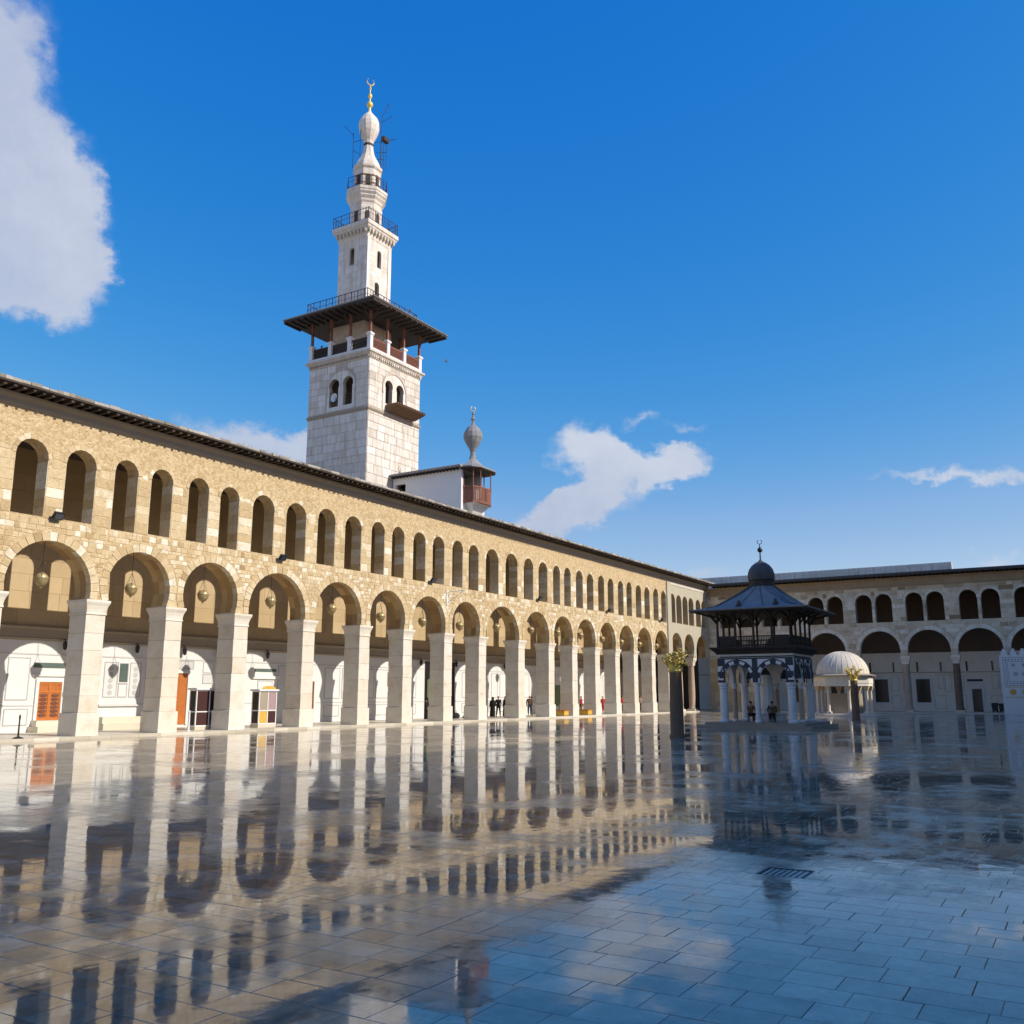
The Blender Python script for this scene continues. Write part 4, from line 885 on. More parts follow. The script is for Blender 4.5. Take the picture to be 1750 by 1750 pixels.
# ================================================================== white roof house with timber oriel
rh = empty('roof_house', (60, 43.5, 15.6), 'small white house on the arcade roof with red wooden oriel and lead finial', 'house')
hx0, hx1, hy0, hy1 = 58.1, 61.4, 40.15, 46.9
plate([(hy0 + .25, 15.55), (hy1, 15.55), (hy1, 19.3), (hy0 + .25, 19.3)], [[(45.6, 16.9), (46.6, 16.9), (46.6, 18.7), (45.6, 18.7)]], 0, .25, lambda u, v, d_: (hx0 + d_, u, v), 'west_wall', 'whitewall', rh)
bx('south_wall', 'whitewall', rh, hx0, hx1, hy0, hy0 + .249, 15.55, 18.0); bx('pillar', 'whitewall', rh, hx0, hx0 + .3, hy0 - .001, hy0 + .249, 18.002, 19.3); bx('east_wall', 'whitewall', rh, hx1 - .25, hx1, hy0 + .25, hy1, 15.55, 19.3); bx('doorway_dark', 'glassdark', rh, hx0 + .9, hx0 + .95, 45.3, 46.8, 15.7, 19.0)
MB().rects([(hx0 - .45, hx1 + .5, hy0 - .2, hy1, 19.35), (hx0 - .5, hx1 + .5, hy0 - .2, hy1, 19.5), (hx0 + 1.2, hx1 - 1.2, hy0 + .8, hy1, 20.05)], .6).build('roof', 'lead', rh)
q = MB(); y = hy0 - .1
while y < hy1 - .1: q.box(hx0 - .46, hx0 - .003, y, y + .09, 19.2, 19.348, random.random()); y += .33
q.build('rafters', 'timber', rh, recalc=False)
orx = sub(rh, 'oriel', (59.8, 39.6, 16.6))
oc = [(58.35, 40.14), (58.55, 39.35), (59.1, 39.0), (60.6, 39.0), (61.15, 39.35), (61.35, 40.14)]
UP = lambda u, v, d: (u, v, d)
MB().prism(oc, UP, 16.62, 16.80, .6).build('sill', 'redwood', orx)
q = MB(); c0 = Vector((59.85, 39.8))
for i in range(len(oc) - 1):
    a, b = Vector(oc[i]), Vector(oc[i + 1]); n = max(2, int((b - a).length / .16))
    for k in range(n):
        p0 = a.lerp(b, k / n + .015); p1 = a.lerp(b, (k + 1) / n - .015); i0 = p0.lerp(c0, .06); i1 = p1.lerp(c0, .06)
        MB().prism([p0, p1, i1, i0], UP, 16.802, 17.82, random.random()).build('board', 'redwood', orx, recalc=False)
    p0, p1 = a.lerp(c0, -.02), b.lerp(c0, -.02); i0, i1 = a.lerp(c0, .09), b.lerp(c0, .09)
    q.prism([p0, p1, i1, i0], UP, 17.822, 17.93, .8)
q.build('handrail', 'redwood', orx)
for a in oc: MB().lathe(a[0] * .97 + c0.x * .03, a[1] * .97 + c0.y * .03, [(.07, 17.932), (.045, 18.1), (.045, 19.1), (.08, 19.3)], 8).build('post', 'redwood', orx)
MB().prism([tuple(Vector(a).lerp(c0, -.28)) for a in oc] , UP, 19.3, 19.36, .5).build('soffit', 'timber', orx)
q = MB(); n = len(oc); lo = [Vector(a).lerp(c0, -.33) for a in oc]; ap = Vector((60.2, 40.5))
vs = [(p.x, p.y, 19.362) for p in lo] + [(p.x, p.y, 19.46) for p in lo] + [(p.lerp(ap, .55).x, p.lerp(ap, .55).y, 19.95) for p in lo] + [(p.lerp(ap, .9).x, p.lerp(ap, .9).y, 20.6) for p in lo]
fs = [tuple(range(n))] + [(j * n + k, j * n + (k + 1) % n, (j + 1) * n + (k + 1) % n, (j + 1) * n + k) for j in range(3) for k in range(n)] + [tuple(range(3 * n, 4 * n))]
q.add(vs, fs, .6); q.build('oriel_roof', 'lead', orx)
MB().rects([(59.3, 60.5, 39.9, 40.13, 15.9), (58.8, 60.9, 39.5, 40.13, 16.5), (58.6, 61.0, 39.2, 40.13, 16.618)], .6).build('corbel', 'whitewall', orx)
MB().lathe(60.2, 40.5, [(.3, 20.55), (.22, 20.8), (.2, 21.1), (.32, 21.4), (.62, 21.9), (.78, 22.3), (.74, 22.7), (.5, 23.1), (.2, 23.35), (.12, 23.5), (.1, 23.7), (.2, 23.85), (.1, 24.0), (.07, 24.2), (.14, 24.3), (.05, 24.45), (.03, 24.6)], 12, .5).build('finial', 'lead', rh)
MB().tube([(60.2 + .2 * math.cos(a), 40.5 - .1 * math.cos(a), 24.72 + .2 * math.sin(a)) for a in [R(120 + k * 30) for k in range(11)]], .03, 5).build('crescent', 'gold', rh)

# ================================================================== ablution kiosk
kx, ky = 58.85, 17.3; K = 2.32
ks = empty('kiosk', (kx, ky, 0), 'dark timber ablution kiosk with lead roof and black and white arches', 'kiosk')
MB().rects([(kx - K - 1.1, kx + K + 1.1, ky - K - 1.1, ky + K + 1.1, -.02), (kx - K - 1.1, kx + K + 1.1, ky - K - 1.1, ky + K + 1.1, .17), (kx - K - .7, kx + K + .7, ky - K - .7, ky + K + .7, .172), (kx - K - .7, kx + K + .7, ky - K - .7, ky + K + .7, .34)], .4).build('platform', 'greyband', ks)
kc = [(-1, -1), (-1, 0), (-1, 1), (0, -1), (0, 1), (1, -1), (1, 0), (1, 1)]
for a, b in kc:
    x, y = kx + a * (K - .24), ky + b * (K - .24); big = abs(a) + abs(b) == 2; r = .24 if big else .15
    c = sub(ks, 'column', (x, y, .34))
    MB().lathe(x, y, [(r * 1.35, .342), (r * 1.4, .42), (r * 1.05, .5)], 14, .7).build('base', 'greymarble', c, smooth=True)
    MB().lathe(x, y, [(r, .5), (r, 2.2), (r * .95, 2.34)], 16, .7).build('shaft', 'greymarble' if a < 0 or big else 'redcol', c, smooth=True)
    MB().lathe(x, y, [(r * .95, 2.34), (r * 1.12, 2.38), (r * 1.0, 2.44), (r * 1.25, 2.58), (r * 1.3, 2.70)], 14, .8).build('capital', 'greymarble', c)
# walls of black and white stone over the columns: two round arches to a side
for name, fn in (('west', lambda u, v, d: (kx - K + d, ky - u, v)), ('south', lambda u, v, d: (kx + u, ky - K + d, v)), ('east', lambda u, v, d: (kx + K - d, ky + u, v)), ('north', lambda u, v, d: (kx - u, ky + K - d, v))):
    lim = K if name in ('west', 'east') else K - .3
    AR = [(-1.12, 2.98, .86), (1.12, 2.98, .86)]
    o = [(-lim, 2.70)]
    for cu_, zc, r in AR: o += [(cu_ - r, 2.70)] + [(cu_ - r * math.cos(math.pi * k / 16), zc + r * math.sin(math.pi * k / 16)) for k in range(17)] + [(cu_ + r, 2.70)]
    o += [(lim, 2.70), (lim, 4.22), (-lim, 4.22)]
    wl = plate(o, [], 0, .28, fn, 'arch_wall', 'greymarble', ks, 1.0)
    q = MB()
    for cu_, zc, r in AR:                    # alternating black wedges and a dark outline ring
        n = 9
        for k in range(n):
            t0, t1 = math.pi * k / n, math.pi * (k + 1) / n
            if k % 2 == 0: q.prism([(cu_ + r_ * math.cos(t), zc + r_ * math.sin(t)) for r_, t in ((r, t0), (r + .2, t0), (r + .2, t1), (r, t1))], fn, -.02, .0, .5)
            q.prism([(cu_ + r_ * math.cos(t), zc + r_ * math.sin(t)) for r_, t in ((r + .2, t0), (r + .27, t0), (r + .27, t1), (r + .2, t1))], fn, -.03, .0, .5)
        q.prism([(cu_ - .07, zc + r), (cu_ + .07, zc + r), (cu_ + .07, 4.18), (cu_ - .07, 4.18)], fn, -.025, 0, .5)
    for a, b, c_, d_ in ((-lim, lim, 4.12, 4.2), (-.16, .16, 2.72, 4.12), (-K + .36, -K + .46, 2.72, 4.12), (K - .46, K - .36, 2.72, 4.12), (-K, -K + .36, 3.72, 4.12), (K - .36, K, 3.72, 4.12), (-K, -K + .36, 3.08, 3.38), (K - .36, K, 3.08, 3.38), (-K, -K + .36, 2.72, 2.86), (K - .36, K, 2.72, 2.86)):
        a, b = max(a, -lim), min(b, lim); q.prism([(a, c_), (b, c_), (b, d_), (a, d_)], fn, -.034, -.001, .5)
    q.build('black_inlay', 'navy', wl)
    if name in ('south', 'east'):
        q = MB()
        for cu_, zc, r in AR: q.prism([(cu_ + (r - .02) * math.cos(math.pi * k / 14), zc + (r - .02) * math.sin(math.pi * k / 14)) for k in range(15)], fn, .1, .13, .3)
        q.build('tympanum', 'navy', wl)
bx('floor_slab', 'timber', ks, kx - K + .1, kx + K - .1, ky - K + .1, ky + K - .1, 4.225, 4.3)
MB().rects([(kx - K - .02, kx + K + .02, ky - K - .02, ky + K + .02, 4.302), (kx - K - .02, kx + K + .02, ky - K - .02, ky + K + .02, 4.42)], .7).build('pale_band', 'pier', ks)
MB().rects([(kx - K - .05, kx + K + .05, ky - K - .05, ky + K + .05, 4.422), (kx - K - .12, kx + K + .12, ky - K - .12, ky + K + .12, 4.55), (kx - K - .38, kx + K + .38, ky - K - .38, ky + K + .38, 4.78), (kx - K - .38, kx + K + .38, ky - K - .38, ky + K + .38, 4.86)], .5).build('gallery_cornice', 'timber', ks)
KU = K - .06
for i in range(5):
    for a, b in ((i / 4, 0), (i / 4, 1), (0, i / 4), (1, i / 4)):
        if (a in (0, 1) and b in (0, 1)) and (i in (0, 4)) and not ((a, b) == (i / 4, 0) or (a, b) == (i / 4, 1)): continue
        x, y = kx - KU + 2 * KU * a, ky - KU + 2 * KU * b
        p = MB().rects([(x - .07, x + .07, y - .07, y + .07, 4.862), (x - .06, x + .06, y - .06, y + .06, 5.6), (x - .05, x + .05, y - .05, y + .05, 6.5), (x - .09, x + .09, y - .09, y + .09, 7.0)]).build('post', 'timber', ks)
        dx = -1 if a == 0 else (1 if a == 1 else 0); dy = -1 if b == 0 else (1 if b == 1 else 0)
        q = MB(); q.tube([(x, y, 6.3), (x + dx * .3, y + dy * .3, 6.75), (x + dx * 1.0, y + dy * 1.0, 7.0)], .055, 5)
        for sx, sy in (((0, 1) if dx else (1, 0)), ((0, -1) if dx else (-1, 0))): q.tube([(x, y, 6.35), (x + sx * .22, y + sy * .22, 6.7), (x + sx * .5, y + sy * .5, 6.95)], .05, 5)
        q.build('bracket', 'timber', p, recalc=False)
for side in range(4):
    for i in range(4):
        q = MB(); a0_, a1_ = -KU + .09 + i * KU / 2, -KU - .09 + (i + 1) * KU / 2; h = 5.54
        def P(u0, u1, z0, z1, dd=.03):
            if side == 0: q.box(kx - KU - dd, kx - KU + dd, ky + u0, ky + u1, z0, z1, .5)
            elif side == 1: q.box(kx + KU - dd, kx + KU + dd, ky + u0, ky + u1, z0, z1, .5)
            elif side == 2: q.box(kx + u0, kx + u1, ky - KU - dd, ky - KU + dd, z0, z1, .5)
            else: q.box(kx + u0, kx + u1, ky + KU - dd, ky + KU + dd, z0, z1, .5)
        P(a0_, a1_, 4.9, 4.98); P(a0_, a1_, h - .07, h); P(a0_, a1_, 5.2, 5.25)
        u = a0_ + .03
        while u < a1_ - .03: P(u, u + .045, 4.98, h - .07, .018); u += .1
        if side == 0 and i in (0, 3): P(a0_, a1_, 5.0, 5.5, .01)
        q.build('balustrade', 'timber', ks, recalc=False)
bx('eave_soffit', 'timber', ks, kx - K - 1.25, kx + K + 1.25, ky - K - 1.25, ky + K + 1.25, 7.0, 7.06)
rf = MB(); n = 8
def rsec(h, z, ch): return [(kx + a, ky + b, z) for a, b in ((-h, -h + ch), (-h + ch, -h), (h - ch, -h), (h, -h + ch), (h, h - ch), (h - ch, h), (-h + ch, h), (-h, h - ch))]
secs = [rsec(K + 1.30, 7.062, .05), rsec(K + 1.32, 7.14, .05), rsec(K + .55, 7.27, .2), rsec(K + .1, 7.42, .3), rsec(1.35, 8.25, .5), rsec(.8, 8.72, .47)]
vs = sum(secs, []); fs = [tuple(range(7, -1, -1))] + [(j * 8 + k, j * 8 + (k + 1) % 8, (j + 1) * 8 + (k + 1) % 8, (j + 1) * 8 + k) for j in range(5) for k in range(8)] + [tuple(range(40, 48))]
rf.add(vs, fs, .5); rfo = rf.build('roof', 'lead', ks)
sm = MB()                                    # standing seams of the lead sheets
for k in range(8):
    for f in (0, .33, .67):
        pts = []
        for j in (2, 3, 4, 5):
            a, b = Vector(secs[j][k]), Vector(secs[j][(k + 1) % 8]); pts.append(a.lerp(b, f) + Vector((0, 0, .012)))
        sm.tube(pts, .022, 4)
sm.build('seams', 'leaddark', rfo, recalc=False)
MB().lathe(kx, ky, [(.84, 8.70), (.84, 8.82), (.78, 8.86), (.78, 9.12), (.84, 9.16)], 8, .5, o8).build('lantern_drum', 'timber', ks)
MB().lathe(kx, ky, [(.84, 9.16), (.86, 9.35), (.85, 9.58), (.76, 9.85), (.57, 10.1), (.33, 10.28), (.14, 10.38), (.07, 10.48)], 12, .5).build('cupola', 'leaddark', ks)
MB().lathe(kx, ky, [(.05, 10.4), (.04, 10.95), (.14, 11.02), (.17, 11.12), (.13, 11.22), (.04, 11.3), (.02, 11.5)], 10, .5).build('finial', 'black', ks, smooth=True)
MB().tube([(kx + .14 * math.cos(a) * .3, ky - .14 * math.cos(a), 11.64 + .14 * math.sin(a)) for a in [R(120 + k * 30) for k in range(11)]], .022, 5).build('crescent', 'black', ks)
for k, (a, b) in enumerate(((-1, -.15), (-1, -1))):
    MB().lathe(kx + a * (K + .35), ky + b * (K + .35) + 1.1, [(.16, 7.36), (.18, 7.44), (.1, 7.5), (.12, 7.62), (.03, 7.7)], 8).build('roof_knob', 'leaddark', ks)
# fountain under the kiosk
fo = empty('fountain', (kx, ky, .34), 'octagonal marble fountain post in a low basin under the kiosk', 'fountain')
MB().lathe(kx, ky, [(1.15, .342), (1.2, .5), (1.1, .52), (1.1, .78), (1.18, .8), (1.18, .86), (1.0, .86), (1.0, .6)], 8, .4, o8).build('basin', 'greymarble', fo)
MB().lathe(kx, ky, [(.42, .6), (.42, 2.5), (.5, 2.55), (.5, 2.62), (.3, 2.64), (.36, 2.9), (.3, 3.2)], 8, .9, o8).build('post', 'marble', fo)
tp = MB()
for k in range(8):
    a = o8 + k * math.pi / 4 + math.pi / 8; tp.tube([(kx + .4 * math.cos(a), ky + .4 * math.sin(a), 1.1), (kx + .52 * math.cos(a), ky + .52 * math.sin(a), 1.08), (kx + .53 * math.cos(a), ky + .53 * math.sin(a), 1.0)], .02, 5)
tp.build('taps', 'brass', fo, recalc=False)

# ================================================================== domed pavilion
dx_, dy_ = 94.2, 20.3
dp = empty('domed_pavilion', (dx_, dy_, 0), 'small cream domed octagonal pavilion on paired columns in sunlight', 'pavilion')
MB().lathe(dx_, dy_, [(3.1, -.02), (3.1, .14), (2.95, .16), (2.95, .26)], 8, .7, o8).build('platform', 'pier', dp)
for k in range(8):
    a = o8 + k * math.pi / 4; x, y = dx_ + 2.45 * math.cos(a), dy_ + 2.45 * math.sin(a)
    c = sub(dp, 'column', (x, y, .26))
    MB().box(x - .22, x + .22, y - .22, y + .22, .262, .42, .8, .01).build('base', 'pier', c); MB().lathe(x, y, [(.17, .42), (.14, .5), (.13, 2.3), (.15, 2.36)], 10, .7).build('shaft', 'pier', c, smooth=True)
    MB().rects([(x - .14, x + .14, y - .14, y + .14, 2.36), (x - .25, x + .25, y - .25, y + .25, 2.68), (x - .27, x + .27, y - .27, y + .27, 2.76)], .6).build('capital', 'tan', c)
MB().lathe(dx_, dy_, [(2.3, 2.762), (2.72, 2.78), (2.72, 3.0), (2.76, 3.03), (2.76, 3.5), (2.86, 3.58), (2.9, 3.68), (2.35, 3.7)], 8, .85, o8).build('entablature', 'pier', dp)
MB().lathe(dx_, dy_, [(3.1, 3.702), (3.14, 3.76), (2.6, 3.9), (2.5, 3.92)], 8, .5, o8).build('eave', 'greyband', dp)
MB().lathe(dx_, dy_, [(2.42 * math.cos(t) , 3.9 + 2.2 * math.sin(t)) for t in [R(k * 7.4) for k in range(13)]], 28, .65).build('dome', 'pier', dp, smooth=True)
rbm = MB()
for k in range(28):
    a = 2 * math.pi * k / 28; rbm.tube([(dx_ + 2.425 * math.cos(t) * math.cos(a), dy_ + 2.425 * math.cos(t) * math.sin(a), 3.9 + 2.205 * math.sin(t)) for t in [R(j * 11) for j in range(8)]], .02, 4, .45)
rbm.build('dome_rib', 'pier', dp, recalc=False)
MB().lathe(dx_, dy_, [(1.7, .262), (1.7, 2.1), (1.6, 2.12)], 8, .3, o8).build('screen', 'greyband', dp)

# ================================================================== two gilded columns
def gilded(label, x, y, r):
    g = empty('gilded_column', (x, y, 0), label, 'column', 'gilded columns flanking the kiosk')
    MB().lathe(x, y, [(r * 1.12, 0), (r * 1.12, .1), (r, .16), (r * .98, 1.6), (r * .9, 2.95), (r * .95, 3.05)], 18, .4).build('shaft', 'darkstone', g, smooth=True)
    MB().lathe(x, y, [(r * .92, 3.05), (r * 1.05, 3.12), (r * .95, 3.2), (r * 1.05, 3.45), (r * 1.3, 3.6)], 14, .5).build('collar', 'gold', g)
    for k in range(34):                      # curling gilt stems, each with a few leaves
        a = random.uniform(0, 6.283); z0 = random.uniform(3.2, 3.75); out_ = random.uniform(.12, .40); up = random.uniform(.1, .55); cu_ = random.uniform(-1.2, 1.2); pts = []
        for j in range(7):
            f = j / 6; rad = r * .75 + out_ * math.sin(f * 2.3); aa = a + cu_ * f * f; pts.append((x + rad * math.cos(aa), y + rad * math.sin(aa), z0 + up * (1.5 * f - .7 * f * f * f)))
        q = MB().tube(pts, [.035, .032, .03, .028, .025, .022, .012], 5, random.random())
        for j in (2, 4, 5, 6):
            p = Vector(pts[j]); d_ = Vector((random.gauss(0, 1), random.gauss(0, 1), random.gauss(.2, .8))).normalized(); e_ = d_.cross(Vector((random.random(), .3, random.random()))).normalized(); l_ = random.uniform(.09, .17)
            n_ = d_.cross(e_) * .012
            q.add([p + n_, p + d_ * l_ * .5 + e_ * l_ * .35 + n_, p + d_ * l_ + n_, p + d_ * l_ * .5 - e_ * l_ * .35 + n_, p - n_, p + d_ * l_ * .5 + e_ * l_ * .35 - n_, p + d_ * l_ - n_, p + d_ * l_ * .5 - e_ * l_ * .35 - n_], [(0, 1, 2, 3), (7, 6, 5, 4), (0, 4, 5, 1), (1, 5, 6, 2), (2, 6, 7, 3), (3, 7, 4, 0)], random.random())
        q.build('stem', 'gold', g, recalc=False)
gilded('dark stone column with a gilded leaf capital, the nearer and larger of two', 43.04, 17.07, .33)
gilded('dark stone column with a gilded leaf capital standing before the domed pavilion', 79.0, 16.2, .30)

# ================================================================== lanterns in the arches
ORD = ['first', 'second', 'third', 'fourth', 'fifth', 'sixth', 'seventh', 'eighth', 'ninth', 'tenth', 'eleventh', 'twelfth', 'thirteenth', 'fourteenth', 'fifteenth', 'sixteenth']
LZ = [7.16, 7.15, 7.23, 7.31, 7.3, 7.13, 7.11, 7.1, 7.3, 7.39, 7.42, 7.42, 7.3, 7.22, 7.19, 7.22]
def lantern(i):
    cx, zc, r = ARCH[i + 1]; x = cx - .02; y = WY + .6; z = LZ[i]; top = zc + r - .03
    l = empty('hanging_lantern', (x, y, z - .4), 'brass globe lantern hanging in the %s arch counted from the near end of the arcade' % ORD[i], 'lantern', 'globe lanterns hanging in the sunlit arcade')
    MB().lathe(x, y, [(.03, z - .40), (.07, z - .36), (.05, z - .32), (.16, z - .27), (.26, z - .14), (.30, z), (.30, z + .06)], 14, .5).build('bowl', 'brass', l, smooth=True)
    MB().lathe(x, y, [(.325, z + .06), (.325, z + .1), (.29, z + .1), (.27, z + .18), (.17, z + .28), (.06, z + .33)], 14, .8).build('lid', 'brass', l, smooth=True)
    q = MB()
    for k in range(3): a = k * 2.094; q.tube([(x + .3 * math.cos(a), y + .3 * math.sin(a), z + .1), (x, y, z + .85)], .010, 4)
    q.tube([(x, y, z + .85), (x, y, top)], .014, 5); q.build('chain', 'black', l, recalc=False)
for i in range(16): lantern(i)

# floodlights on the sill, by the window piers
FLW = ['on the sill between the first pair of upper windows', 'on the sill beside the fourth pair of upper windows', 'on the sill above the tapering white wall bracket', 'on the sill between the tenth pair of upper windows', 'on the sill between the thirteenth pair of upper windows', 'on the sill at the far end of the tan masonry']
for (x, z), w in zip([(24.94, 10.05), (39.11, 9.88), (53.97, 10.07), (69.47, 10.11), (83.15, 10.13), (96.49, 10.07)], FLW):
    f = empty('floodlight', (x, WY - .2, z - .1), 'small black floodlight ' + w, 'floodlight', 'floodlights along the upper sill')
    q = MB(); c = Vector((x, WY - .28, z)); rot = Matrix.Rotation(R(35), 3, 'X')
    for b in ((-.24, .24, -.07, .07, -.17, .17),):
        vs = [rot @ Vector((a, b_, c_)) + c for c_ in b[4:] for a, b_ in ((b[0], b[2]), (b[1], b[2]), (b[1], b[3]), (b[0], b[3]))]
        q.add(vs, [(0, 1, 2, 3), (4, 5, 6, 7), (0, 1, 5, 4), (1, 2, 6, 5), (2, 3, 7, 6), (3, 0, 4, 7)])
    q.build('housing', 'black', f); q = MB()
    vs = [rot @ Vector((a, -.075, b_)) + c for a, b_ in ((-.2, -.13), (.2, -.13), (.2, .13), (-.2, .13))]; vs += [v + rot @ Vector((0, -.012, 0)) for v in vs]
    q.add(vs, [(0, 1, 2, 3), (4, 5, 6, 7), (0, 1, 5, 4), (1, 2, 6, 5), (2, 3, 7, 6), (3, 0, 4, 7)]); q.build('glass', 'steel', f)
    q = MB(); q.tube([(x - .26, WY - .28, z), (x - .26, WY - .1, z - .15), (x - .26, WY - .02, z - .15)], .02, 5); q.tube([(x + .26, WY - .28, z), (x + .26, WY - .1, z - .15), (x + .26, WY - .02, z - .15)], .02, 5); q.build('yoke', 'black', f, recalc=False)
# tapering white bracket on the spandrel
wbk = empty('wall_bracket', (57.0, WY - .5, 9.3), 'thin white metal bracket reaching out from the spandrel between two arches', 'bracket')
MB().tube([(56.1, WY - .02, 9.42), (56.5, WY - 1.3, 9.55)], .035, 6).build('arm', 'whitepaint', wbk); MB().tube([(56.1, WY - .02, 8.62), (56.47, WY - 1.2, 9.5)], .028, 6).build('strut', 'whitepaint', wbk); bx('mount', 'whitepaint', wbk, 56.0, 56.2, WY - .05, WY - .025, 8.5, 9.55)

# black wall lamps on the dado
WL = [(30.0, 'beside the carved orange door'), (34.45, 'over the niche with the glazed panel'), (37.75, 'over the tall plain orange door'), (40.31, 'behind the dark red glazed booth'), (44.44, 'over the ochre and red booth'), (57.9, 'in shade left of the dark gateway'), (61.15, 'at the edge of the dark gateway'), (66.13, 'just past the dark gateway'), (73.94, 'above the group of women in black'), (90.2, 'above the person all in red')]
for x, w in WL:
    l = empty('wall_lamp', (x, BY - .2, 4.3), 'small black lantern lamp on the white dado ' + w, 'wall lamp', 'black lamps along the dado')
    MB().lathe(x, BY - .3, [(.04, 4.3), (.1, 4.36), (.13, 4.62), (.15, 4.64), (.05, 4.74), (.02, 4.8)], 6, .5).build('lantern', 'black', l)
    MB().tube([(x, BY - .3, 4.78), (x, BY - .2, 4.88), (x, BY - .165, 4.8)], .02, 5).build('arm', 'black', l)

# glazed booths beside the piers
def booth(label, x0, x1, y0, y1, zt, cols, crown):
    b = empty('glazed_booth', ((x0 + x1) / 2, (y0 + y1) / 2, .115), label, 'booth'); z0 = .30
    bx('base', 'marble_step', b, x0, x1, y0, y1, .117, z0); bx('back', 'cloth_brown', b, x0 + .05, x1 - .05, y1 - .04, y1, z0, zt)
    q = MB(); t = .06
    for xx in (x0, (x0 + x1) / 2 - t / 2, x1 - t): q.box(xx, xx + t, y0, y0 + t, z0 + .002, zt, .6)
    for xx in (x0, x1 - t): q.box(xx, xx + t, y1 - .1, y1 - .042, z0 + .002, zt, .6)
    for zz in (z0 + .002, z0 + .75, zt - t): q.box(x0 + t, (x0 + x1) / 2 - t / 2, y0, y0 + t, zz, zz + t, .6); q.box((x0 + x1) / 2 + t / 2, x1 - t, y0, y0 + t, zz, zz + t, .6); q.box(x0, x0 + t, y0 + t, y1 - .1, zz, zz + t, .6)
    q.build('frame', 'whitepaint', b, recalc=False); m = (x0 + x1) / 2
    for i, (a, c) in enumerate(((x0 + t, m - t / 2), (m + t / 2, x1 - t))):
        bx('lower_panel', cols[i], b, a, c, y0 + .02, y0 + .04, z0 + .065, z0 + .75); bx('upper_pane', cols[2 + i], b, a, c, y0 + .025, y0 + .035, z0 + .815, zt - t)
    bx('side_panel', cols[4], b, x0 + .02, x0 + .035, y0 + t, y1 - .1, z0 + .065, zt - t); bx('roof', 'whitepaint', b, x0 - .08, x1 + .08, y0 - .08, y1 + .05, zt + .002, zt + .1)
    if crown: MB().prism([(m + .55 * math.cos(a), zt + .1 + .2 * math.sin(a)) for a in [math.pi * k / 12 for k in range(13)]], lambda u, v, d_: (u, d_, v), y0 - .06, y0 - .02).build('crown_board', 'yellow', b)
booth('glazed booth with dark red curtains and white frame behind the third pier', 34.95, 36.8, 41.4, 42.0, 2.25, ['darkred', 'darkred', 'darkred', 'darkred', 'timber'], False)
booth('glazed booth with an ochre and a dark red lower panel and ochre crown board', 39.45, 40.85, 41.35, 42.0, 2.2, ['yellow', 'darkred', 'greyband', 'cloth_pink', 'timber'], True)
bo = empty('bollard', (33.62, 40.3, .115), 'slim white bollard beside the dark red glazed booth', 'bollard'); MB().lathe(33.62, 40.3, [(.11, .117), (.11, .16), (.06, .18), (.055, 1.1), (.07, 1.13), (.03, 1.18)], 12, .6).build('post', 'whitepaint', bo, smooth=True)
sn = empty('stanchion', (24.12, 39.75, .13), 'thin dark stanchion pole on a round foot at the porch edge', 'stanchion'); MB().lathe(24.12, 39.75, [(.24, .132), (.22, .16), (.05, .22)], 16).build('foot', 'black', sn); MB().lathe(24.12, 39.75, [(.04, .22), (.03, .9), (.045, 1.05), (.02, 1.15)], 10).build('pole', 'black', sn)
for x, w in ((74.7, 'the nearer of two, by the group of people'), (79.35, 'farther of two, beside person in red jacket')):
    c = empty('wooden_chest', (x, 40.6, .115), 'low wooden chest against pier, ' + w, 'chest', 'wooden chests against the piers')
    bx('body', 'cloth_olive' if x > 99 else 'yellow', c, x - .35, x + .5, 40.05, 41.15, .16, .55, bev=.02); bx('lid', 'orange', c, x - .38, x + .53, 40.02, 41.18, .552, .63, bev=.01)
    for a, b_ in ((x - .3, 40.1), (x + .4, 40.1), (x - .3, 41.05), (x + .4, 41.05)): bx('foot', 'timber', c, a, a + .07, b_, b_ + .07, .117, .159)
nb = empty('notice_board', (80.4, 44.0, .115), 'tall plain green notice board on legs under the arcade', 'board'); bx('board', 'green', nb, 79.8, 81.0, 44.0, 44.06, .9, 2.9, bev=.01)
for a in (79.85, 80.88): bx('leg', 'iron', nb, a, a + .06, 44.062, 44.12, .117, 2.7)
for (x, y), w, s in (((115.6, 9.15), 'left of two by the far door', 1.0), ((115.6, 8.45), 'right of two by the marble screen', .95)):
    b = empty('rubbish_bin', (x, y, .11), 'dark plastic rubbish bin on the far porch, ' + w, 'bin', 'rubbish bins by the far door')
    MB().rects([(x - .24, x + .24, y - .24, y + .24, .2), (x - .32, x + .32, y - .31, y + .31, .95 * s)]).build('body', 'bin', b); MB().rects([(x - .35, x + .35, y - .34, y + .34, .95 * s + .002), (x - .35, x + .35, y - .34, y + .34, 1.0 * s + .02), (x - .28, x + .3, y - .26, y + .26, 1.1 * s)]).build('lid', 'bin', b)
    for sy in (-.22, .22): MB().lathe(x + .2, y + sy, [(.09, .112), (.1, .15), (.09, .199)], 8).build('wheel', 'black', b)

# drain grate let into the paving
g0, g1, g2, g3 = GRATE
dg_ = empty('drain_grate', ((g0 + g1) / 2, (g2 + g3) / 2, -.01), 'square steel drain grate let into the wet paving', 'grate')
q = MB()
for a in ((g0 + .004, g1 - .004, g2 + .004, g2 + .03), (g0 + .004, g1 - .004, g3 - .03, g3 - .004), (g0 + .004, g0 + .03, g2 + .03, g3 - .03), (g1 - .03, g1 - .004, g2 + .03, g3 - .03)): q.box(*a, -.03, -.001, .1)
q.build('frame', 'black', dg_, recalc=False)
for k in range(7): y = g2 + .045 + k * (g3 - g2 - .09 - .05) / 6; bx('bar', 'steel', dg_, g0 + .031, g1 - .031, y, y + .05, -.025, -.006)

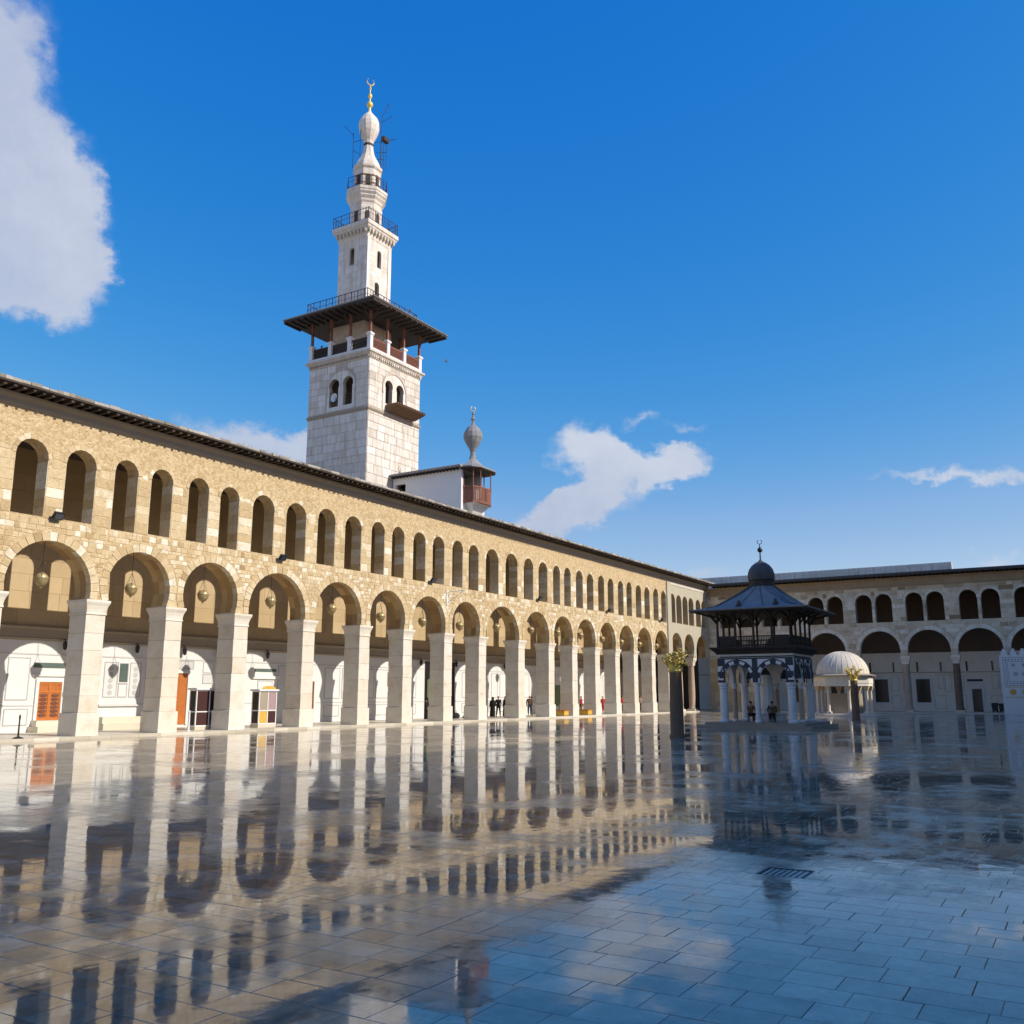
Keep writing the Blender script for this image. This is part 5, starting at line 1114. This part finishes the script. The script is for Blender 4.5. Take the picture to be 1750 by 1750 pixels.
# dark bags on the porch floor
for (x, y, s), w in (((62.9, 43.8, 1.0), 'larger dark cloth bag lying on the porch floor by a pier'), ((63.9, 43.6, .45), 'small dark cloth bag lying on the porch beside a larger one')):
    b = empty('cloth_bag', (x, y, .115), w, 'bag')
    MB().lathe(x, y, [(.3 * s, .117), (.42 * s, .117 + .12 * s), (.40 * s, .117 + .3 * s), (.25 * s, .117 + .42 * s), (.08 * s, .117 + .46 * s)], 12, .4, 0, 1.2, .7).build('body', 'cloth_black', b, smooth=True)
    MB().tube([(x - .15 * s, y, .117 + .42 * s), (x - .05 * s, y, .117 + .62 * s), (x + .1 * s, y, .117 + .6 * s), (x + .16 * s, y, .117 + .42 * s)], .02, 5).build('handle', 'cloth_black', b)

# ================================================================== people
def skin_mesh(name, pts, edges, mat, parent, sub_=1):
    """grow one continuous surface round a skeleton: pts = [(x,y,z,rx,ry)]"""
    me = bpy.data.meshes.new(name); me.from_pydata([p[:3] for p in pts], edges, []); ob = bpy.data.objects.new(name, me); COL.objects.link(ob)
    md = ob.modifiers.new('s', 'SKIN'); md.use_smooth_shade = True
    for i, p in enumerate(pts): me.skin_vertices[0].data[i].radius = (p[3], p[4] if len(p) > 4 else p[3])
    me.skin_vertices[0].data[0].use_root = True
    if sub_: ob.modifiers.new('d', 'SUBSURF').levels = sub_
    dg = bpy.context.evaluated_depsgraph_get(); dg.update(); m2 = bpy.data.meshes.new_from_object(ob.evaluated_get(dg)); bpy.data.objects.remove(ob); bpy.data.meshes.remove(me)
    m2.name = name; m2.materials.clear(); m2.materials.append(M[mat]); o = bpy.data.objects.new(name, m2); COL.objects.link(o); o.parent = parent; ORIG[o] = ORIG[parent]; return o
def person(label, loc, face, top, legs, head='cloth_black', robe=False, h=1.68, pose='stand', group=None):
    p = empty('person', loc, label, 'person', group); p.rotation_euler.z = face; s = h / 1.70
    S = lambda L_: [(a * s, b * s, c * s, *(d * s for d in r)) for a, b, c, *r in L_]
    dz = -.42 if pose == 'sit' else 0
    st = .16 if pose == 'walk' else .0
    hipz = .92 + dz
    def leg(sx, fw):
        if pose == 'sit': return [(sx * .10, 0, hipz - .04), (sx * .14, .42, hipz + .02), (sx * .13, .44, .07), (sx * .14, .60, .04)]
        return [(sx * .095, 0, .86), (sx * .105, fw * .5 + .03, .48), (sx * .105, fw - .02, .09), (sx * .12, fw + .15, .045)]
    ll, lr = leg(-1, -st), leg(1, st)
    def arm(sx, fw):
        if pose == 'sit': return [(sx * .19, 0, 1.40 + dz), (sx * .27, .08, 1.13 + dz), (sx * .2, .32, 1.02 + dz)]
        return [(sx * .19, 0, 1.40), (sx * .25, -.02, 1.12), (sx * .24, .10 + fw, .88)]
    al, ar = arm(-1, st * .7), arm(1, -st * .7)
    pts = [(0, 0, hipz, .14, .11), (0, .0, 1.16 + dz, .13, .10), (0, -.01, 1.38 + dz, .14, .09), (0, 0, 1.46 + dz, .055), (0, .015, 1.53 + dz, .065), (0, .025, 1.60 + dz, .083, .095), (0, .02, 1.68 + dz, .055, .06), (0, .115, 1.585 + dz, .014)]
    ed = [(0, 1), (1, 2), (2, 3), (3, 4), (4, 5), (5, 6), (5, 7)]
    for L_ in (ll, lr):
        b = len(pts); pts += [(*L_[0], .085), (*L_[1], .058), (*L_[2], .042), (*L_[3], .035)]; ed += [(0, b), (b, b + 1), (b + 1, b + 2), (b + 2, b + 3)]
    for L_, sx in ((al, -1), (ar, 1)):
        b = len(pts); pts += [(*L_[0], .05), (*L_[1], .038), (*L_[2], .028)]; ed += [(2, b), (b, b + 1), (b + 1, b + 2)]
        hx, hy, hz = L_[2]; pts += [(hx, hy + .02, hz - .07, .028, .018)]; ed += [(b + 2, b + 3)]
        for k in range(4): pts.append((hx + (k - 1.5) * .017, hy + .04, hz - .145 + abs(k - 1.5) * .008, .0085)); ed.append((b + 3, len(pts) - 1))
        pts.append((hx - sx * .045, hy + .05, hz - .095, .009)); ed.append((b + 3, len(pts) - 1))
    skin_mesh('body', S(pts), ed, 'skin', p)
    if robe:
        q = MB(); n = 14; secs = [(.02, .25, .22, 0), (.25, .25, .21, .01), (.6, .235, .19, .01), (.95, .22, .165, 0), (1.15, .235, .165, .02), (1.32, .25, .15, 0), (1.42, .17, .12, 0), (1.48, .105, .105, 0), (1.54, .115, .12, .005), (1.62, .12, .13, .005), (1.70, .085, .09, 0), (1.735, .02, .02, 0)]
        vs = []; fs = []
        for z, rx, ry, oy in secs:
            for k in range(n):
                a = 2 * math.pi * k / n; w = 1 + (.05 * math.sin(3 * a + z * 2) if z < 1.1 else 0); front = .82 if (z in (1.54, 1.62) and math.sin(a) > .7) else 1
                vs.append((rx * w * math.cos(a) * s, (ry * w * math.sin(a) * front + oy) * s, z * s))
        for i in range(len(secs) - 1):
            for k in range(n): fs.append((i * n + k, i * n + (k + 1) % n, (i + 1) * n + (k + 1) % n, (i + 1) * n + k))
        fs.append(tuple(range(n - 1, -1, -1))); fs.append(tuple(range(len(vs) - n, len(vs)))); q.add(vs, fs, .5)
        o = q.build('robe', top, p, smooth=True, loc=(0, 0, 0)); o.location = (0, 0, 0)
        sl = []
        for L_ in (al, ar): skin_mesh('sleeve', S([(*L_[0], .085), (*L_[1], .07), (*L_[2], .075)]), [(0, 1), (1, 2)], top, p)
        return p
    skin_mesh('jacket', S([(0, 0, hipz - .06, .185, .14), (0, 0, hipz + .1, .17, .13), (0, 0, 1.2 + dz, .175, .13), (0, -.01, 1.39 + dz, .165, .115), (0, 0, 1.455 + dz, .075), (*al[0], .075), (*al[1], .06), (*al[2], .05), (*ar[0], .075), (*ar[1], .06), (*ar[2], .05)]), [(0, 1), (1, 2), (2, 3), (3, 4), (3, 5), (5, 6), (6, 7), (3, 8), (8, 9), (9, 10)], top, p)
    skin_mesh('trousers', S([(0, 0, hipz, .155, .12), (*ll[0], .105), (*ll[1], .08), (ll[2][0], ll[2][1], ll[2][2] + .03, .068), (*lr[0], .105), (*lr[1], .08), (lr[2][0], lr[2][1], lr[2][2] + .03, .068)]), [(0, 1), (1, 2), (2, 3), (0, 4), (4, 5), (5, 6)], legs, p)
    skin_mesh('hair', S([(0, -.02, 1.55 + dz, .085, .075), (0, -.015, 1.64 + dz, .095, .10), (0, 0, 1.70 + dz, .06, .06)]), [(0, 1), (1, 2)], head, p)
    for L_ in (ll, lr): skin_mesh('shoe', S([(L_[2][0], L_[2][1] - .03, .05, .048), (L_[3][0], L_[3][1], .04, .045)]), [(0, 1)], 'cloth_black', p)
    return p
ZF = .118
person('woman in a full black robe standing in the shade before the gateway', (59.6, 44.2, ZF), R(200), 'cloth_black', None, robe=True, h=1.66)
person('person in a wide black robe, nearest pier of the black-clad group', (68.0, 43.5, ZF), R(100), 'cloth_black', None, robe=True, h=1.66)
person('person in black walking, second of the black-clad group from the nearer pier', (69.05, 43.6, ZF), R(-80), 'cloth_black', 'cloth_black', pose='walk', h=1.74)
person('person in black robe facing the walker in the black-clad group', (69.75, 43.3, ZF), R(80), 'cloth_black', None, robe=True, h=1.72)
person('person in black jacket and brown trousers at the far edge of the group', (70.35, 43.7, ZF), R(170), 'cloth_black', 'cloth_brown', h=1.72)
person('person in brown top and blue jeans just past the ninth pier', (74.35, 43.6, ZF), R(120), 'cloth_brown', 'cloth_blue', pose='walk', h=1.76)
person('person in olive jacket and olive trousers beside one in blue jeans', (75.35, 44.0, ZF), R(210), 'cloth_olive', 'cloth_olive', h=1.70)
person('person in red jacket and dark trousers beside the farther wooden chest', (82.4, 42.5, ZF), R(190), 'cloth_red', 'cloth_brown', h=1.72)
person('person dressed in red jacket and red trousers under the arcade', (87.2, 42.5, ZF), R(150), 'cloth_red', 'cloth_red', h=1.70, pose='walk')
person('person in red jacket and black trousers, farthest of those in red', (91.85, 42.5, ZF), R(185), 'cloth_red', 'cloth_black', h=1.72)
person('person in dusty pink top and dark trousers near the far end', (96.6, 42.5, ZF), R(170), 'cloth_pink', 'cloth_black', h=1.72, pose='walk')
person('person in teal top at the gallery corner of the minaret', (55.5, 52.9, 29.37), R(90), 'cloth_teal', 'cloth_blue', h=1.74)
person('person in teal top second from the gallery corner of the minaret', (55.5, 52.0, 29.37), R(95), 'cloth_teal', 'cloth_black', h=1.72)
for (x, y, a), w in (((57.45, 17.95, -1.9), 'person in brown seated on a low stool left of the fountain post'), ((57.5, 16.65, -1.2), 'person in brown seated on a low stool right of the fountain post')):
    person(w, (x, y, .342), a, 'cloth_brown', 'cloth_black', pose='sit', h=1.68)
    t = empty('stool', (x, y, .342), 'low timber stool under the seated person at the fountain, ' + ('left' if y > 17.3 else 'right') + ' one', 'stool', 'stools at the fountain')
    bx('seat', 'timber', t, x - .19, x + .19, y - .19, y + .19, .68, .72, bev=.008)
    for sx in (-.15, .12):
        for sy in (-.15, .12): bx('leg', 'timber', t, x + sx, x + sx + .035, y + sy, y + sy + .035, .344, .679)
# two birds by the minaret
for (x, y, z), w in (((58.6, 46.0, 33.9), 'small dark bird flying level with the minaret gallery rail'), ((62.9, 45.2, 30.6), 'small dark bird flying below the minaret gallery eave')):
    b = empty('bird', (x, y, z), w, 'bird'); MB().lathe(x, y, [(.02, z - .16), (.05, z - .08), (.055, z), (.04, z + .1), (.035, z + .13), (.01, z + .19)], 8).build('body', 'black', b, smooth=True)
    for sg in (-1, 1): MB().add([(x, y, z + .06), (x, y, z - .05), (x + sg * .14, y + .06, z + .09), (x + sg * .15, y + .06, z - .02), (x + sg * .3, y - .02, z - .04), (x, y + .012, z + .06), (x, y + .012, z - .05), (x + sg * .14, y + .072, z + .09), (x + sg * .15, y + .072, z - .02), (x + sg * .3, y - .008, z - .04)], [(0, 1, 3, 2), (2, 3, 4), (5, 7, 8, 6), (7, 9, 8), (0, 2, 7, 5), (1, 6, 8, 3), (2, 4, 9, 7), (3, 8, 9, 4)]).build('wing', 'black', b)
